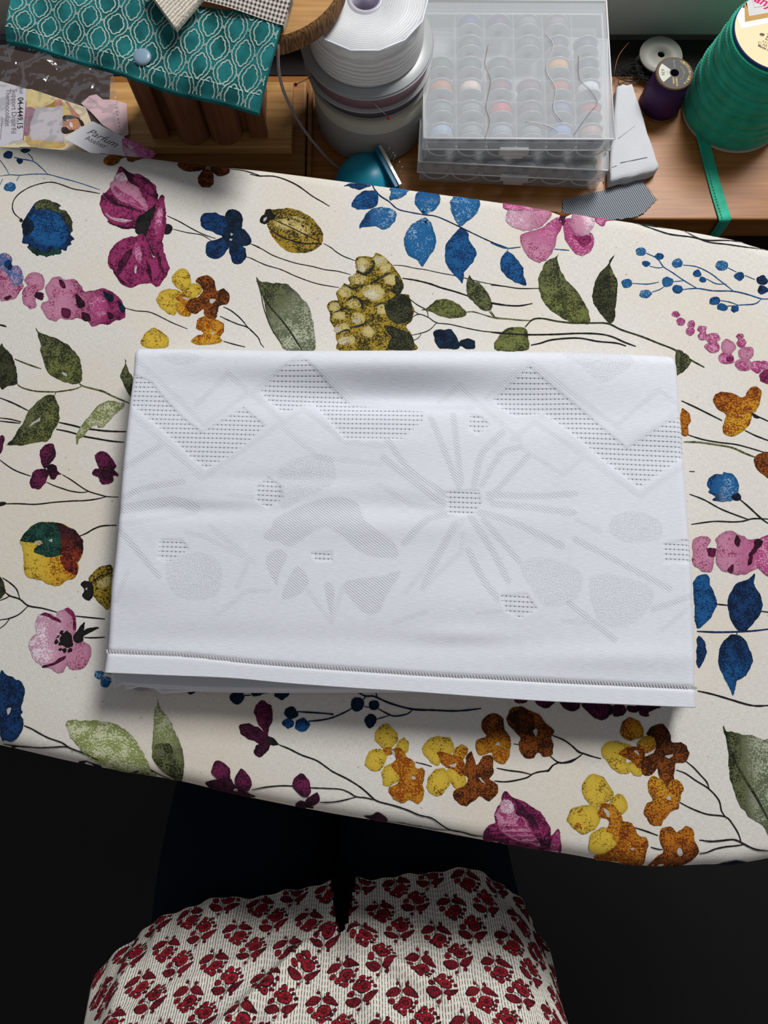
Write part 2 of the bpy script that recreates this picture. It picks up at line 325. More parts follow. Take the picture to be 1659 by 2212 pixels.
# lines: frame | kind | colour[,colour2,angle] | points      (B blob, L stem:width px, O ovals x,y,rx,ry, D sharp blob)
SHAPES = """
a B brn,org,0 40,36 110,30 240,38 200,55 150,60 110,55 90,42
a L blue:5 0,165 35,215 58,255
a L blue:5 0,268 60,260 130,262 220,255 310,258 400,282 510,312 640,356
a L blue:5 90,148 140,160 215,175 265,215 305,255
a L blue:5 178,122 205,150 215,175
a L blue:5 125,265 105,300
a L blue:5 18,285 0,325
a O dkb 55,130,34,30 160,100,33,25 127,172,23,22
a O bluel 63,338,41,37
a B org,brn,0 620,82 690,84 800,105 915,118 895,150 870,165 850,180 815,170 800,135 780,155 750,190 700,203 665,180 668,150 690,120 650,100
a B brn 1140,160 1200,142 1290,145 1320,180 1300,220 1240,240 1180,235 1135,200
a B brnd,brn,0 1340,180 1380,140 1480,172 1460,200 1470,240 1440,262 1390,268 1350,235 1320,210
a B brn 1300,205 1350,225 1368,290 1355,330 1310,345 1275,325 1265,290 1285,250
a B white 1310,200 1345,180 1365,178 1340,205 1345,225 1315,220
a L blk:6 1465,212 1540,220 1600,240 1660,262
a L blk:6 1070,522 1150,560 1220,600 1300,640 1380,668
a L blk:5 1105,607 1200,630 1290,645 1355,682
a B mag 770,208 830,245 900,260 960,300 1000,350 1012,420 1040,385 1055,450 1062,540 1065,600 1030,680 1040,750 985,780 960,720 900,640 870,600 820,605 760,595 700,560 655,500 640,420 680,365 710,330 740,260
a B pink 755,245 810,262 830,310 880,340 905,390 945,450 940,495 890,470 820,440 760,420 715,360 705,310 735,290
a B pinkl 742,262 800,242 822,290 765,302 738,285
a B plum 770,208 860,262 950,290 1000,360 1008,410 960,395 910,352 870,330 825,305 812,270 790,245
a B mag 850,275 930,300 985,360 990,390 940,370 890,330
a B plum 660,372 720,405 760,440 860,470 905,500 820,478 740,452 690,425
a B pinkl 672,500 720,530 790,545 850,552 800,562 710,545
a B plum 690,555 760,585 860,592 865,604 800,606 720,580
a B magl 730,330 790,370 860,410 920,470 880,462 800,425 740,375
a B dk 930,500 985,460 1000,440 985,520 960,600 940,660 985,770 960,740 920,660 880,640 865,590 880,540
a B mag 985,520 1010,420 1048,388 1060,480 1065,580 1050,650 1000,770 975,740 940,660 955,600
a B magl 1000,500 1030,450 1040,520 1030,600 1000,640 985,580
a B dk 1060,580 1085,578 1105,605 1085,635 1055,640
a B mag 860,650 920,640 960,720 985,785 1030,680 1050,760 1083,860 1050,930 1010,975 960,955 900,960 830,985 770,950 735,890 700,850 690,800 720,720 790,670
a B plum 862,720 830,790 780,880 750,905 760,830 810,755
a B plum 935,800 965,870 975,945 948,905
a B magl 880,690 910,760 900,830 870,800 850,740
a B pinkl 860,840 872,850 870,895 858,885
a B plum 1005,740 1035,820 1050,900 1020,860
a B plum 700,800 745,890 790,935 830,975 780,950 735,900
a B dkb 245,425 290,418 330,430 390,455 375,478 430,500 418,520 465,560 450,580 470,610 452,640 472,670 450,690 460,705 430,720 420,745 395,740 390,768 350,758 345,778 315,765 300,785 270,765 235,778 215,745 175,725 180,705 148,700 145,620 145,570 170,520 205,470
a B blue 200,520 280,480 380,520 430,600 420,690 330,720 230,690 180,620
a B olgr 245,428 290,420 330,432 388,457 375,476 425,498 440,540 400,520 340,490 270,480 225,480
a B teal 185,715 235,740 300,750 380,735 390,765 345,770 300,782 235,772 195,745
a B dkol 390,500 430,505 462,560 455,620 430,580 400,540
a B navy 147,560 185,540 215,580 200,630 160,650 146,610
a L blk:6 640,380 560,365 470,350 400,325 340,308 280,312 200,335 130,375 90,420 80,470 95,510 135,545
a O dk 137,550,13,13
a B pink 0,840 60,830 110,880 150,960 130,1000 100,1050 40,1062 0,1050
a B bluepk 0,770 50,765 80,800 75,840 120,845 150,890 140,950 95,975 60,920 30,880 0,850
a B dkb 25,830 60,800 78,840 70,870 45,865
a B plum 20,1050 60,1030 75,1045 50,1062
a B pink 160,930 200,885 260,890 285,930 275,990 240,1010 230,1060 235,1100 200,1118 155,1090 142,1030 150,990 175,970
a B plum 230,1010 280,1020 270,1060 235,1050
a B pink,mag,0 300,960 350,908 400,920 430,930 480,930 520,970 540,1010 600,1000 650,985 700,1000 770,1050 805,1130 790,1180 740,1195 700,1215 640,1215 600,1235 560,1200 500,1180 440,1190 390,1180 350,1200 300,1170 262,1110 275,1080 310,1065 290,1000
a B plum 380,930 415,950 420,985 390,980
a B plumd 490,1020 530,1060 545,1100 500,1110 485,1060
a B plum 400,1110 450,1130 440,1180 395,1160
a B plumd 520,1140 570,1150 580,1190 540,1195
a B navy 660,1000 700,1020 735,1060 700,1070 670,1040
a B navy 755,1065 790,1090 800,1140 770,1130
a B plumd 690,1140 720,1150 720,1180 695,1180
a B magl 570,1040 640,1030 690,1100 650,1180 590,1150
a L blk:5 800,1112 870,1130 945,1136 1000,1155 1100,1205 1200,1246
a B dkb 1300,510 1370,503 1440,530 1460,590 1450,640 1410,650 1350,620 1300,600 1282,560
a B navy 1450,500 1490,480 1540,510 1555,560 1540,610 1500,630 1460,600 1445,550
a B dkb 1350,680 1430,665 1470,690 1450,750 1400,795 1340,790 1315,750 1320,710
a B dkb 1470,720 1560,720 1578,770 1550,820 1500,828 1475,780
a B navy 1440,600 1520,590 1570,620 1608,670 1600,700 1550,720 1490,740 1440,690 1420,650
a O white 1480,640,8,9 1478,675,9,8
a L blk:5 1600,700 1660,722
a L blk:5 1575,785 1610,795 1660,820
a B yel 1000,1050 1040,1000 1100,990 1160,1020 1150,1100 1120,1155 1070,1145 1020,1100
a B yel 1150,865 1200,875 1225,930 1205,985 1165,1000 1115,970 1100,915
a B yel 1160,1010 1220,960 1280,960 1292,1000 1260,1040 1200,1060 1150,1050
a B yelo 1130,1090 1180,1080 1230,1130 1210,1168 1170,1160 1140,1140
a B orgl 1120,1050 1180,1030 1230,1070 1220,1120 1170,1090
a B brn 1250,935 1320,900 1370,940 1385,1005 1430,988 1470,1030 1460,1080 1410,1100 1390,1140 1385,1180 1350,1195 1310,1160 1300,1120 1260,1150 1220,1140 1190,1100 1210,1060 1270,1040 1295,1000 1280,960
a B white 1170,1040 1210,1050 1200,1062 1175,1055
a B white 1345,1055 1385,1060 1350,1080
a B yelo,orgl,1.57 1265,1185 1310,1165 1350,1190 1380,1185 1430,1210 1435,1260 1410,1300 1420,1330 1330,1348 1250,1345 1225,1325 1260,1290 1300,1275 1260,1240
a O white 1362,1275,14,9
a B yel 910,1310 940,1265 985,1240 1040,1265 1080,1310 1060,1365 920,1365
a L blk:6 1430,1105 1480,1130 1540,1180 1590,1240
a L blk:6 1408,1165 1450,1185 1520,1215 1590,1240 1660,1310
a L blk:6 1430,1325 1500,1345 1570,1362
a L blk:8 0,1222 40,1232
b L blk:6 0,-12 60,0 150,0 230,25 310,65 400,130 460,165 510,195
b L blk:5 470,432 520,460 550,485 600,515 680,545
b L blk:5 0,433 80,470 150,510 280,555 400,580 480,600 560,610 645,632
b L blk:5 0,525 100,570 200,600 300,645 430,690 570,715
b B gold 95,235 160,215 240,208 320,225 390,265 445,330 470,390 460,435 400,480 320,495 240,480 180,430 130,360 110,300
b B goldl 150,300 230,270 330,300 390,350 350,380 270,350 190,340
b B yelo 125,345 180,420 240,465 300,485 240,478 180,435 140,385
b B goldl 240,240 320,250 360,290 300,280
b B gold 150,225 240,215 340,240 400,290 440,340 380,300 300,262 210,250
b L dk:8 120,330 200,390 330,430 460,435
b L dk:6 150,280 260,330 380,390 450,420
b O dred 345,272,10,8 335,320,12,10 410,375,9,9 255,310,8,6 245,280,8,6 440,405,8,10
b B blk 70,270 95,240 105,215 135,212 140,240 165,245 160,275 130,285 100,312 70,300
b B white 85,272 105,262 100,285 88,290
b B gold 670,540 720,515 780,520 810,492 850,515 900,560 940,610 970,660 985,720 960,755 1010,760 1030,800 1050,870 1030,930 1000,970 1030,1010 1045,1060 1040,1120 600,1120 560,1060 555,1010 535,960 510,920 510,880 495,840 520,800 560,795 555,750 590,705 640,690 630,650 690,620
b O goldl 720,570,46,50 830,545,50,40 690,660,55,40 905,665,48,42 608,745,46,40 790,745,76,58 542,840,38,32 665,815,48,36 570,895,46,30 690,915,52,42 590,975,48,36 620,1050,60,40 755,1000,44,36 855,850,46,40 870,590,36,36
b O cream 715,590,30,26 780,760,48,36 600,1060,40,24 680,925,26,22 565,985,28,20 820,540,26,18
b B dkol 880,800 960,760 1010,780 1045,870 1010,930 940,950 880,900 860,850
b B dkol 860,960 960,980 1030,1020 1040,1110 880,1110 900,1030
b B dkol 930,640 965,670 980,720 950,760 900,740 930,700
b L dkol:16 680,610 740,630 790,580 790,540
b L dkol:15 770,690 840,650 900,620
b L dkol:14 620,800 660,775 710,800 720,850
b L dkol:14 790,840 840,815 890,820
b L dkol:14 640,970 700,960 760,930
b L dkol:12 550,870 610,850 640,860
b L dkol:12 560,1010 620,985 640,1000
b L dkol:13 600,690 660,720 720,700
b L blk:4 915,572 980,575 1060,592 1120,600 1220,622 1310,638 1400,660 1480,680 1560,695 1660,710
b L blk:8 975,655 1060,668 1150,690 1220,715 1310,740 1400,770 1480,800 1560,815 1660,830
b L blk:5 1020,785 1070,825 1130,860 1140,905
b L blk:5 1030,910 1080,885 1140,905 1195,940 1280,950 1390,975 1500,995 1610,1002
b L blk:5 1050,865 1080,885
b L blk:5 1035,1020 1100,1005 1150,985 1195,940
b L blk:5 1045,1055 1080,1035 1095,1010
b B grey,olgr,2.4 40,650 75,675 150,685 240,695 300,745 355,810 390,870 405,940 418,1000 410,1120 240,1120 190,1060 150,1000 110,900 85,790 60,720
b L dkol:9 80,760 130,840 200,920 260,1000 310,1080 335,1115
b L dkol:5 45,665 70,750 90,850 140,980 210,1085
b L blk:5 0,985 50,1030 70,1075 90,1098
b L dkb:6 630,0 740,15 780,35 795,80 830,125 890,165 945,212 1020,232 1110,248 1200,262 1340,325 1400,355 1550,425 1660,465
b L dkb:5 780,35 800,28 840,30
b B dkb 603,65 640,40 700,33 750,45 775,55 740,75 700,87 660,80 630,62
b B blue 650,180 680,130 730,100 790,98 818,120 815,180 780,210 720,215 670,205
b B blue,bluel,0 697,335 720,280 760,225 820,200 880,205 930,230 930,280 900,325 850,340 800,325 740,325
b B bluel 895,155 900,100 893,75 920,50 980,45 1018,65 1000,110 960,145
b B bluel,blue,1.57 1115,245 1070,200 1055,150 1070,100 1110,75 1170,78 1215,115 1218,165 1185,215 1140,240
b B bluel 1345,320 1300,260 1280,200 1300,130 1340,102 1410,105 1470,125 1475,190 1440,250 1390,290
b B bluel 1115,265 1150,290 1170,340 1190,410 1180,470 1140,530 1103,578 1070,540 1020,510 995,470 990,400 1020,330 1070,290
b B blue 1345,335 1390,365 1410,420 1445,480 1435,540 1385,605 1370,620 1358,688 1320,645 1260,570 1245,490 1260,430 1300,380
b O navy 1125,298,12,10 1110,232,12,8
b B olive 1095,860 1140,840 1200,795 1270,790 1340,830 1380,870 1370,900 1300,912 1220,900 1170,870 1130,862
b L olive:6 1380,872 1430,870 1500,890 1570,910 1660,918
b B olgr 1400,632 1420,665 1470,690 1520,750 1548,810 1540,860 1500,865 1440,820 1400,770 1385,700
b L olive:7 1540,865 1570,905
b B navy 1175,1020 1185,990 1240,985 1290,990 1330,1050 1335,1105 1220,1105 1185,1060
b B navy 1340,1088 1355,1050 1400,1040 1438,1060 1435,1105
c B magl 75,120 95,75 200,85 320,120 290,145 200,150 120,150 80,140
c B magl 560,135 770,175 735,200 690,215 680,240 650,240 625,205 620,180
c B pinkl,pink,0 90,190 110,155 200,150 330,120 370,165 330,230 270,260 200,275 130,250 100,225
c B magl 435,240 450,200 490,200 480,250 520,295 560,300 600,285 620,330 600,390 540,425 490,390 450,330
c B mag 490,300 540,310 590,300 600,340 560,370 520,340
c B pink,pinkl,0 475,220 510,140 560,150 610,185 620,230 590,285 545,305 500,280
c B pink,magl,1.2 280,265 340,230 400,190 430,240 400,300 385,370 350,430 295,463 240,440 195,390 178,330 190,290
c B brn 340,120 420,118 505,135 480,165 440,185 400,165 360,145
c B plum 410,185 450,185 440,240 415,230
c O yel 445,137,9,9 350,130,7,6 365,165,7,6
c L blue:6 0,345 60,370 110,378 180,370
c L blue:5 105,378 100,395
c L blue:6 380,383 470,390
c B blue 100,395 150,440 190,490 198,530 215,605 150,580 90,540 58,490 65,430
c L blk:5 0,598 80,605 170,618 290,618
c L blk:7 0,708 80,718 170,722 250,708
c B olive,olgr,1.2 410,405 400,440 420,510 460,580 520,640 560,710 588,770 590,828 500,825 440,800 380,765 325,710 290,630 285,560 310,500 330,460 385,430
c B dkol 742,425 715,480 740,540 758,600 755,680 740,750 745,790 712,832 680,800 630,730 610,670 620,590 650,530 690,490 715,445
c B olive 715,500 740,550 752,620 735,640 715,580
c L olive:6 -10,755 25,790 100,800 180,808 245,810
c L dkol:8 205,850 250,805 310,798 400,815 500,825 600,825 700,828 780,865 900,905 1000,945 1100,985 1195,1045 1278,1090
c B olive 30,985 45,910 90,860 150,850 205,850 220,900 218,985
c L blk:8 0,880 100,890 220,895 380,893 520,887 640,890 720,905 800,940 868,965
c L blk:8 240,958 300,945 370,925 520,915 640,935 750,945 810,963
c B olgr 1110,985 1195,1040 1180,1090 1140,1120 1110,1130
c L blue:5 925,405 985,432 1010,455 1035,490 1090,525 1155,570 1235,618
c L blue:5 950,485 1000,495 1035,490
c L blue:5 850,588 940,592 1005,580
c L blue:5 1090,578 1155,572
c L blue:6 1145,625 1235,618 1330,632 1450,635 1540,655 1620,680 1670,680
c L blue:5 965,640 1010,625 1040,605
c L blue:5 1150,478 1230,488 1310,525 1370,570 1450,632
c L blue:5 1290,560 1350,590 1410,592
c L blue:5 1420,495 1470,520
c L blue:5 1520,540 1580,565
c L blue:6 1620,680 1580,710 1480,718
c L blue:5 1375,690 1430,700 1480,718
c L blue:5 1400,725 1480,720
c O bluel 897,397,34,28 1118,466,36,31 815,588,34,30 1057,578,37,32 927,652,42,27 1383,480,40,31
c O blue 1008,428,27,22 928,472,24,20 1235,530,26,23 1268,567,22,19 1117,622,33,28 1340,693,35,27 1384,730,34,25 1458,740,24,22 1487,545,34,30
c O dkb 1625,568,38,32 1628,628,33,30
c O magl 1108,772,28,22 1138,818,28,25 1200,835,26,24 1195,875,32,30 1265,862,30,24 1268,905,28,26 1330,915,44,38 1325,970,45,36 1410,1035,48,40 1490,905,24,20 1500,945,30,30 1590,1085,40,40 1640,1080,30,35
c O pink 1420,965,46,48 1525,1005,50,42 1510,1075,52,40
c O mag 1640,1145,32,38 1430,1040,26,18
c L blk:6 770,180 850,200 920,235 1000,270 1080,295 1200,310 1300,330 1440,325 1560,335 1670,358
c L blk:5 1120,230 1170,265 1220,305 1300,340 1420,355 1520,368 1670,375
c B teal,brnd,0 850,178 960,195 1060,210 1130,230 1090,242 960,237 890,210
c B olive 1290,250 1380,265 1465,295 1400,300 1340,285
d B olive,olgr,1.57 402,148 440,190 530,225 640,270 770,350 850,430 900,510 925,600 920,720 890,770 800,765 720,755 600,700 530,630 480,500 455,400 450,280 420,220
d B white 690,650 740,660 745,690 715,675
d B dkol 0,350 60,375 130,450 165,530 190,640 190,765 100,790 0,800
d L olive:12 165,495 250,530 370,575 465,605
d L olive:11 190,765 220,800 290,830 400,855 530,862 630,862 750,848 850,828 915,800
d L olive:13 890,770 935,800 1050,830 1160,860 1250,905 1400,970 1450,992
d L olive:10 630,865 610,905
d L blk:12 0,930 150,990 330,1080
d L blk:11 0,1155 120,1170 240,1200
d L blk:11 0,1190 230,1215
d L blk:14 660,1205 800,1235 920,1265 1050,1285 1200,1302 1415,1310
d L blk:13 630,1282 750,1305 860,1335 925,1358 1100,1390 1250,1415 1390,1428
d B olgr,olive,-.6 550,900 610,910 650,990 668,1090 660,1200 620,1290 570,1370 520,1425 480,1415 400,1430 290,1455 200,1462 70,1450 140,1400 180,1330 240,1230 310,1100 380,1010 470,930
d B white 330,1250 430,1165 450,1165 440,1190 370,1230
d B olivel 1400,985 1390,1040 1330,1080 1280,1130 1220,1200 1160,1255 1110,1255 1090,1235 1010,1270 940,1350 880,1400 862,1455 850,1350 900,1260 960,1180 1020,1100 1100,1020 1200,970 1270,962 1340,985
d B olgr 1398,475 1415,540 1440,620 1490,720 1510,930 1440,890 1390,800 1350,700 1360,640 1400,560
d B plum 0,1370 40,1352 60,1390 45,1440 30,1500 0,1555
d B plum 445,1530 480,1480 540,1445 600,1450 622,1540 610,1620 570,1665 520,1710 470,1680 450,1600
d B plum 370,1770 420,1730 500,1725 545,1760 540,1820 500,1890 430,1950 370,1945 335,1900 345,1830
d B plumd 520,1710 560,1680 600,1668 635,1700 640,1745 700,1785 650,1790 620,1845 570,1835 540,1790
d L blk:10 0,1625 100,1700 200,1755 350,1808
d L blk:9 700,1790 800,1850 900,1920 990,1975 1100,2010 1200,2035 1330,2042
d L blk:9 525,1875 600,1910 700,1945 800,1975 920,1990 990,1978
d L blk:10 0,2118 200,2115 400,2122 600,2100 800,2085 950,2080 1100,2060 1195,2035
d B blk 0,2095 50,2100 70,2118 40,2135 0,2138
d B plum 1065,1570 1120,1520 1190,1545 1260,1610 1305,1690 1280,1750 1330,1785 1330,1810 1280,1800 1270,1860 1200,1900 1140,1890 1100,1830 1045,1800 1035,1760 1070,1725 1110,1710 1075,1640
d B plumd 1170,1700 1240,1680 1280,1740 1330,1790 1280,1795 1240,1840 1150,1840 1130,1780
d L blk:10 0,110 50,120 75,138
e B yel,yelo,0 155,310 200,250 260,190 340,170 420,175 500,195 580,240 610,280 640,310 645,390 620,450 600,480 605,540 580,600 530,615 480,645 440,660 380,650 320,620 270,610 210,590 185,530 180,430 170,370
e B teal 155,310 200,250 260,190 340,170 420,175 480,200 470,300 470,420 400,440 330,430 260,395 300,340 200,320
e B dred,red,-1.57 430,175 500,195 580,240 630,300 645,380 620,450 600,480 560,440 480,430 470,330 460,250
e B red 470,440 560,440 600,490 600,560 560,575 500,530
e O white 390,312,13,9
e O cream 300,330,30,14
e L blk:8 610,280 670,255 720,225 790,200 900,195
e B gold 690,600 740,540 850,495 870,560 860,650 840,840 760,790 720,740 690,700
e L dk:7 700,640 770,590 860,560
e B goldl 740,640 800,600 850,590 850,650 790,680
e B blk 625,640 680,620 710,640 720,690 720,740 680,778 640,740 645,690
e B white 655,680 672,672 668,690
e B dkol 0,600 30,640 45,690 35,730 0,760
e L blk:7 20,600 80,640 130,690 155,765
e L blk:8 40,710 80,740 155,765 220,815 330,835 440,865
e L blk:7 0,775 50,755 75,740
e L blk:7 0,925 75,912 150,880 220,815
e L blk:7 0,990 40,960 75,915
e L blk:8 585,895 680,905 810,918
e B pinkl,pink,0 300,880 350,875 400,880 440,900 440,870 480,850 520,828 560,870 585,930 590,1000 580,1060 640,1090 690,1120 708,1170 690,1230 640,1300 540,1305 520,1275 490,1320 440,1330 390,1300 330,1285 280,1250 240,1190 222,1110 240,1060 280,1020 270,960
e B mag 310,885 360,873 430,905 470,945 420,930 360,895
e B mag 500,845 530,830 570,870 590,940 588,1000 570,1000 565,930 530,870
e B plum 325,1280 400,1255 490,1205 510,1210 450,1260 370,1292
e O blk 512,1082,48,56 475,1025,17,17 515,1025,15,14 445,1055,13,13 435,1095,15,14 468,1112,14,14 466,1155,12,13 500,1160,16,18 540,1160,17,17 553,1110,14,20
e B blk 570,1040 610,990 655,940 650,990 640,1010 700,985 770,982 720,1010 650,1050 640,1090 600,1110 575,1090
e L blk:9 650,1060 720,1062 810,1058
e B dkb 0,1350 40,1342 90,1360 120,1385 150,1390 185,1440 188,1520 165,1590 182,1620 160,1650 180,1700 182,1760 150,1820 90,1855 30,1845 0,1820
e B white 55,1610 85,1605 75,1640 60,1650
e L blk:7 185,1738 250,1765 310,1800 380,1835 480,1870 540,1910 640,1950 760,2010
e L blk:7 0,1885 100,1900 200,1905 300,1910 400,1905 490,1900 540,1908
e O dk 80,1905,26,8
e O bluel 765,1348,33,33 815,1403,40,38
e L blue:6 790,1330 860,1340
f B magl 420,20 470,0 500,40 470,65
f B mag 570,110 600,60 630,60 630,135 590,130
f B org,yelo,-1.2 285,240 300,205 345,188 420,205 470,225 500,180 540,153 575,180 578,230 550,300 520,330 515,370 470,430 400,463 350,440 342,400 360,330 310,290
f B dk 515,320 545,322 572,345 540,348
f L blk:7 560,340 630,372
f L blk:7 480,425 540,455 630,490
f L blk:7 90,243 180,285 260,325 340,365
f B org 90,295 130,315 150,360 130,400 135,450 90,445
f L blk:6 130,452 220,480 320,498 420,510 500,530 600,560
f L olive:8 105,495 200,498 300,512 400,530 480,565 550,592
f B brn 535,610 560,570 600,562 640,570 640,712 590,695 550,660
f B blue,bluel,0 265,715 290,695 340,690 350,678 400,690 435,730 442,780 430,820 400,850 340,862 280,850 300,835 255,800 262,790 248,750
f B navy 400,830 430,805 452,820 455,850 415,852
f L blk:7 450,848 510,900 580,965 630,1000
f L blk:6 140,815 230,850 330,905 430,945 500,970
f L blk:6 150,1000 290,982 400,985 470,980 530,965 635,968
f L blk:5 138,675 172,678
f B pink 160,1110 200,1080 245,1072 270,1100 250,1140 300,1165 320,1155 300,1180 290,1230 280,1280 240,1295 190,1270 160,1230
f B plum 250,1150 300,1150 290,1200 255,1195
f B pink,magl,0 295,1095 340,1050 390,1038 430,1060 470,1070 490,1090 540,1090 590,1080 635,1070 635,1310 560,1275 500,1300 440,1312 390,1300 340,1280 300,1230 300,1180 310,1130
f B plum 420,1065 450,1090 440,1140 415,1120
f B plumd 540,1095 590,1100 560,1150 520,1200 500,1190 530,1140
f B plumd 500,1210 525,1190 520,1240 495,1250
f B plum 380,1260 410,1245 400,1295 375,1285
f B blue 165,1345 250,1308 270,1370 300,1450 298,1520 250,1590 185,1635 170,1500
f L blk:7 298,1488 380,1496
f B dkb 540,1300 535,1370 575,1440 585,1510 555,1580 490,1645 440,1650 400,1600 375,1510 378,1440 420,1370 490,1340
f L blk:7 580,1532 635,1540
f L dkb:7 185,1655 300,1660 420,1658 530,1652 635,1640
f L dkb:6 430,1658 430,1675
f B blue,dkb,1.57 425,1675 470,1700 510,1760 520,1850 490,1920 430,1960 405,2045 380,1990 330,1890 318,1820 330,1740 375,1690
f B dkb 190,1690 235,1730 242,1790 225,1840 190,1870
f L blk:7 190,2020 280,2040 400,2075 530,2110 635,2108
g B green 333,318 420,315 520,320 600,345 650,380 700,450 730,510 745,550 765,590 700,580 620,578 540,560 480,530 420,480 390,440 350,390
g B olgr 640,578 700,560 740,555 765,590 700,585
g B green,olgr,-1.57 785,182 792,235 830,290 860,340 895,420 918,490 915,560 900,610 880,628 830,590 790,550 765,500 760,440 768,330 770,270 780,230
g B olgr 775,440 840,430 860,480 850,560 880,620 830,590 780,520
g L olgr:4 745,555 790,590 850,618 880,628
g O navy 1180,195,33,32 1278,168,30,26 1400,178,34,29 950,150,33,28 840,143,20,16 1450,277,31,28
g O blue 1503,335,34,32 1438,330,27,22
g L navy:6 1215,190 1250,188
g L navy:6 1305,180 1360,170
g L navy:6 1430,165 1470,148
g L navy:6 1480,270 1560,275 1660,282
g L navy:6 1535,318 1600,312 1660,300
g B plum 1300,212 1345,240 1357,300 1335,370 1325,385 1290,340 1268,290 1275,240
g B plumd 1190,340 1230,330 1280,345 1320,375 1335,400 1300,430 1250,410 1205,385
g B plumd 1290,430 1340,410 1335,460 1290,497 1263,470 1275,440
g B dk 1325,400 1350,395 1390,430 1360,435 1330,425
g L blk:5 1390,435 1440,455 1500,485 1570,510 1610,535 1660,572
g B plum 1070,515 1110,520 1145,560 1145,600 1120,620 1080,600 1055,570
g B plum 1165,610 1185,570 1210,558 1245,600 1253,640 1220,670 1180,660
g B plumd 1012,625 1060,610 1140,600 1180,650 1260,690 1250,703 1170,690 1080,670 1040,660
g O white 1170,662,9,7
g L blk:4 1250,660 1320,645 1400,638 1460,640 1550,648 1660,652
g B plum 1465,600 1500,578 1530,600 1545,650 1540,690 1500,690 1460,640
g B plumd 1540,690 1580,675 1588,720 1550,740 1520,715
g B plumd 1465,750 1500,715 1560,745 1540,757
g L blk:4 1590,722 1660,718
g B navy 370,530 420,520 490,548 430,552
h L navy:8 205,40 265,70 320,72 420,115 560,153 700,160 850,165 1005,150
h L navy:7 330,45 340,75
h L navy:7 250,95 270,68
h L navy:6 255,135 300,145
h L navy:7 345,150 400,180 450,198 530,185 570,155
h L navy:6 330,220 415,195
h L navy:7 0,180 60,190
h L navy:7 0,222 60,205 120,180 180,148
h O navy 213,125,42,40 320,130,30,30 297,230,36,40
h B yel 385,250 430,265 470,320 465,370 420,410 370,395 325,340 335,290
h B yel 260,490 290,430 340,405 400,420 400,470 360,540 310,545 270,520
h B yel 480,360 510,338 540,370 535,420 490,440 450,410
h B yel 370,560 400,510 460,500 490,570 470,620 410,645 375,620
h B orgl 430,410 500,410 530,460 580,490 590,530 630,530 645,580 630,630 640,700 610,750 560,745 540,730 500,752 440,720 410,660 470,630 480,580 430,520 460,470
h B orgl 380,410 430,400 440,440 400,450
h B white 430,415 450,420 460,450 440,440
h B white 560,590 580,586 582,602 562,604
h L blk:5 585,492 640,505 690,520
h B yel 640,380 680,335 740,328 800,335 830,380 820,430 760,480 720,515 670,480 630,420
h B yel 670,590 710,545 760,530 800,580 800,640 750,695 700,700 660,660
h B yelo 840,400 870,378 915,400 910,450 870,480 830,450
h B yel 780,540 850,530 910,600 890,660 840,660 800,600
h B org 720,430 800,440 880,470 900,540 880,580 820,540 760,510
h B brn 905,460 940,425 965,480 975,510 1020,455 1060,440 1085,480 1080,560 1060,600 1110,640 1110,700 1050,745 1000,710 960,740 900,770 850,740 828,680 890,650 915,600 880,560 910,510
h B white 800,512 840,495 840,520 812,525
h B white 985,590 1005,590 1030,630 1010,620
h B brn,orgl,-1.57 1010,230 1050,190 1100,180 1145,210 1150,280 1190,330 1195,400 1180,460 1140,505 1090,480 1070,430 1010,450 970,410 980,350 1040,325 1015,280
h O white 1115,378,12,12
h B brn 1170,200 1200,150 1260,138 1320,165 1370,185 1420,240 1465,290 1455,330 1465,400 1450,450 1400,455 1370,430 1340,465 1280,455 1250,400 1250,330 1200,280 1170,240
h B brnd 1180,200 1240,160 1330,185 1350,260 1300,320 1220,270
h B white 1350,278 1365,300 1355,325 1342,300
h L blk:5 1212,375 1250,380
h L blk:6 1460,320 1520,345 1570,375 1610,410 1655,438
h L blk:6 1445,452 1500,492 1580,490 1655,438
h L blk:6 1500,492 1460,515 1430,545 1370,555 1330,570 1300,590 1220,610 1150,618 1090,612
h L blk:6 1105,530 1180,545 1260,555 1330,572
h B plum 1215,95 1260,75 1310,90 1270,118
h B plum 1350,95 1470,100 1460,130 1400,148
h B plum 1510,95 1630,105 1620,150 1570,165 1530,140
h L blk:6 0,515 60,555 150,600 230,650 290,700 340,740 450,770 540,800 610,830 690,850 760,900 810,930 890,945 960,968 1020,972
h L blk:5 0,660 100,665 160,685 205,712 270,720 340,738
h L blk:5 0,752 100,740 205,715
h L blk:4 400,880 500,890 570,905 640,915 720,930 810,932
h B plumd 250,835 290,840 320,815 360,812 400,850 405,880 360,890 300,870 260,850
h B mag 1155,680 1200,710 1280,750 1350,790 1400,830 1440,900 1455,960 1500,930 1520,1105 1440,1090 1330,1065 1200,1050 1080,1025 1030,1000 1020,960 1050,900 1095,870 1095,810 1130,750
h B pink 1160,725 1215,760 1225,815 1280,850 1320,940 1380,1000 1385,1040 1330,1020 1240,990 1160,950 1110,880 1095,820 1130,770
h B magl 1110,810 1200,850 1280,920 1340,990 1280,960 1180,890
h B pinkl 1135,740 1190,740 1215,800 1160,820 1130,790
h B magl 1120,880 1190,930 1290,980 1220,965 1150,925
h B plum 1160,690 1260,755 1290,790 1350,860 1390,960 1400,1030 1375,1000 1330,920 1290,850 1225,820 1230,770 1195,725
h B mag 1280,770 1350,810 1400,880 1410,960 1370,890 1310,820
h B plum 1440,940 1460,985 1430,1060 1390,1060 1400,990
h B magl 1470,970 1500,940 1510,1060 1480,1070 1455,1020
h B plum 1040,920 1100,900 1140,950 1250,1010 1330,1045 1200,1035 1100,1000
i B plum 110,60 240,60 240,105 200,125 150,110
i B plum 270,65 480,70 490,130 440,190 370,180 310,130
i B plum 490,90 570,70 600,120 560,160 500,155
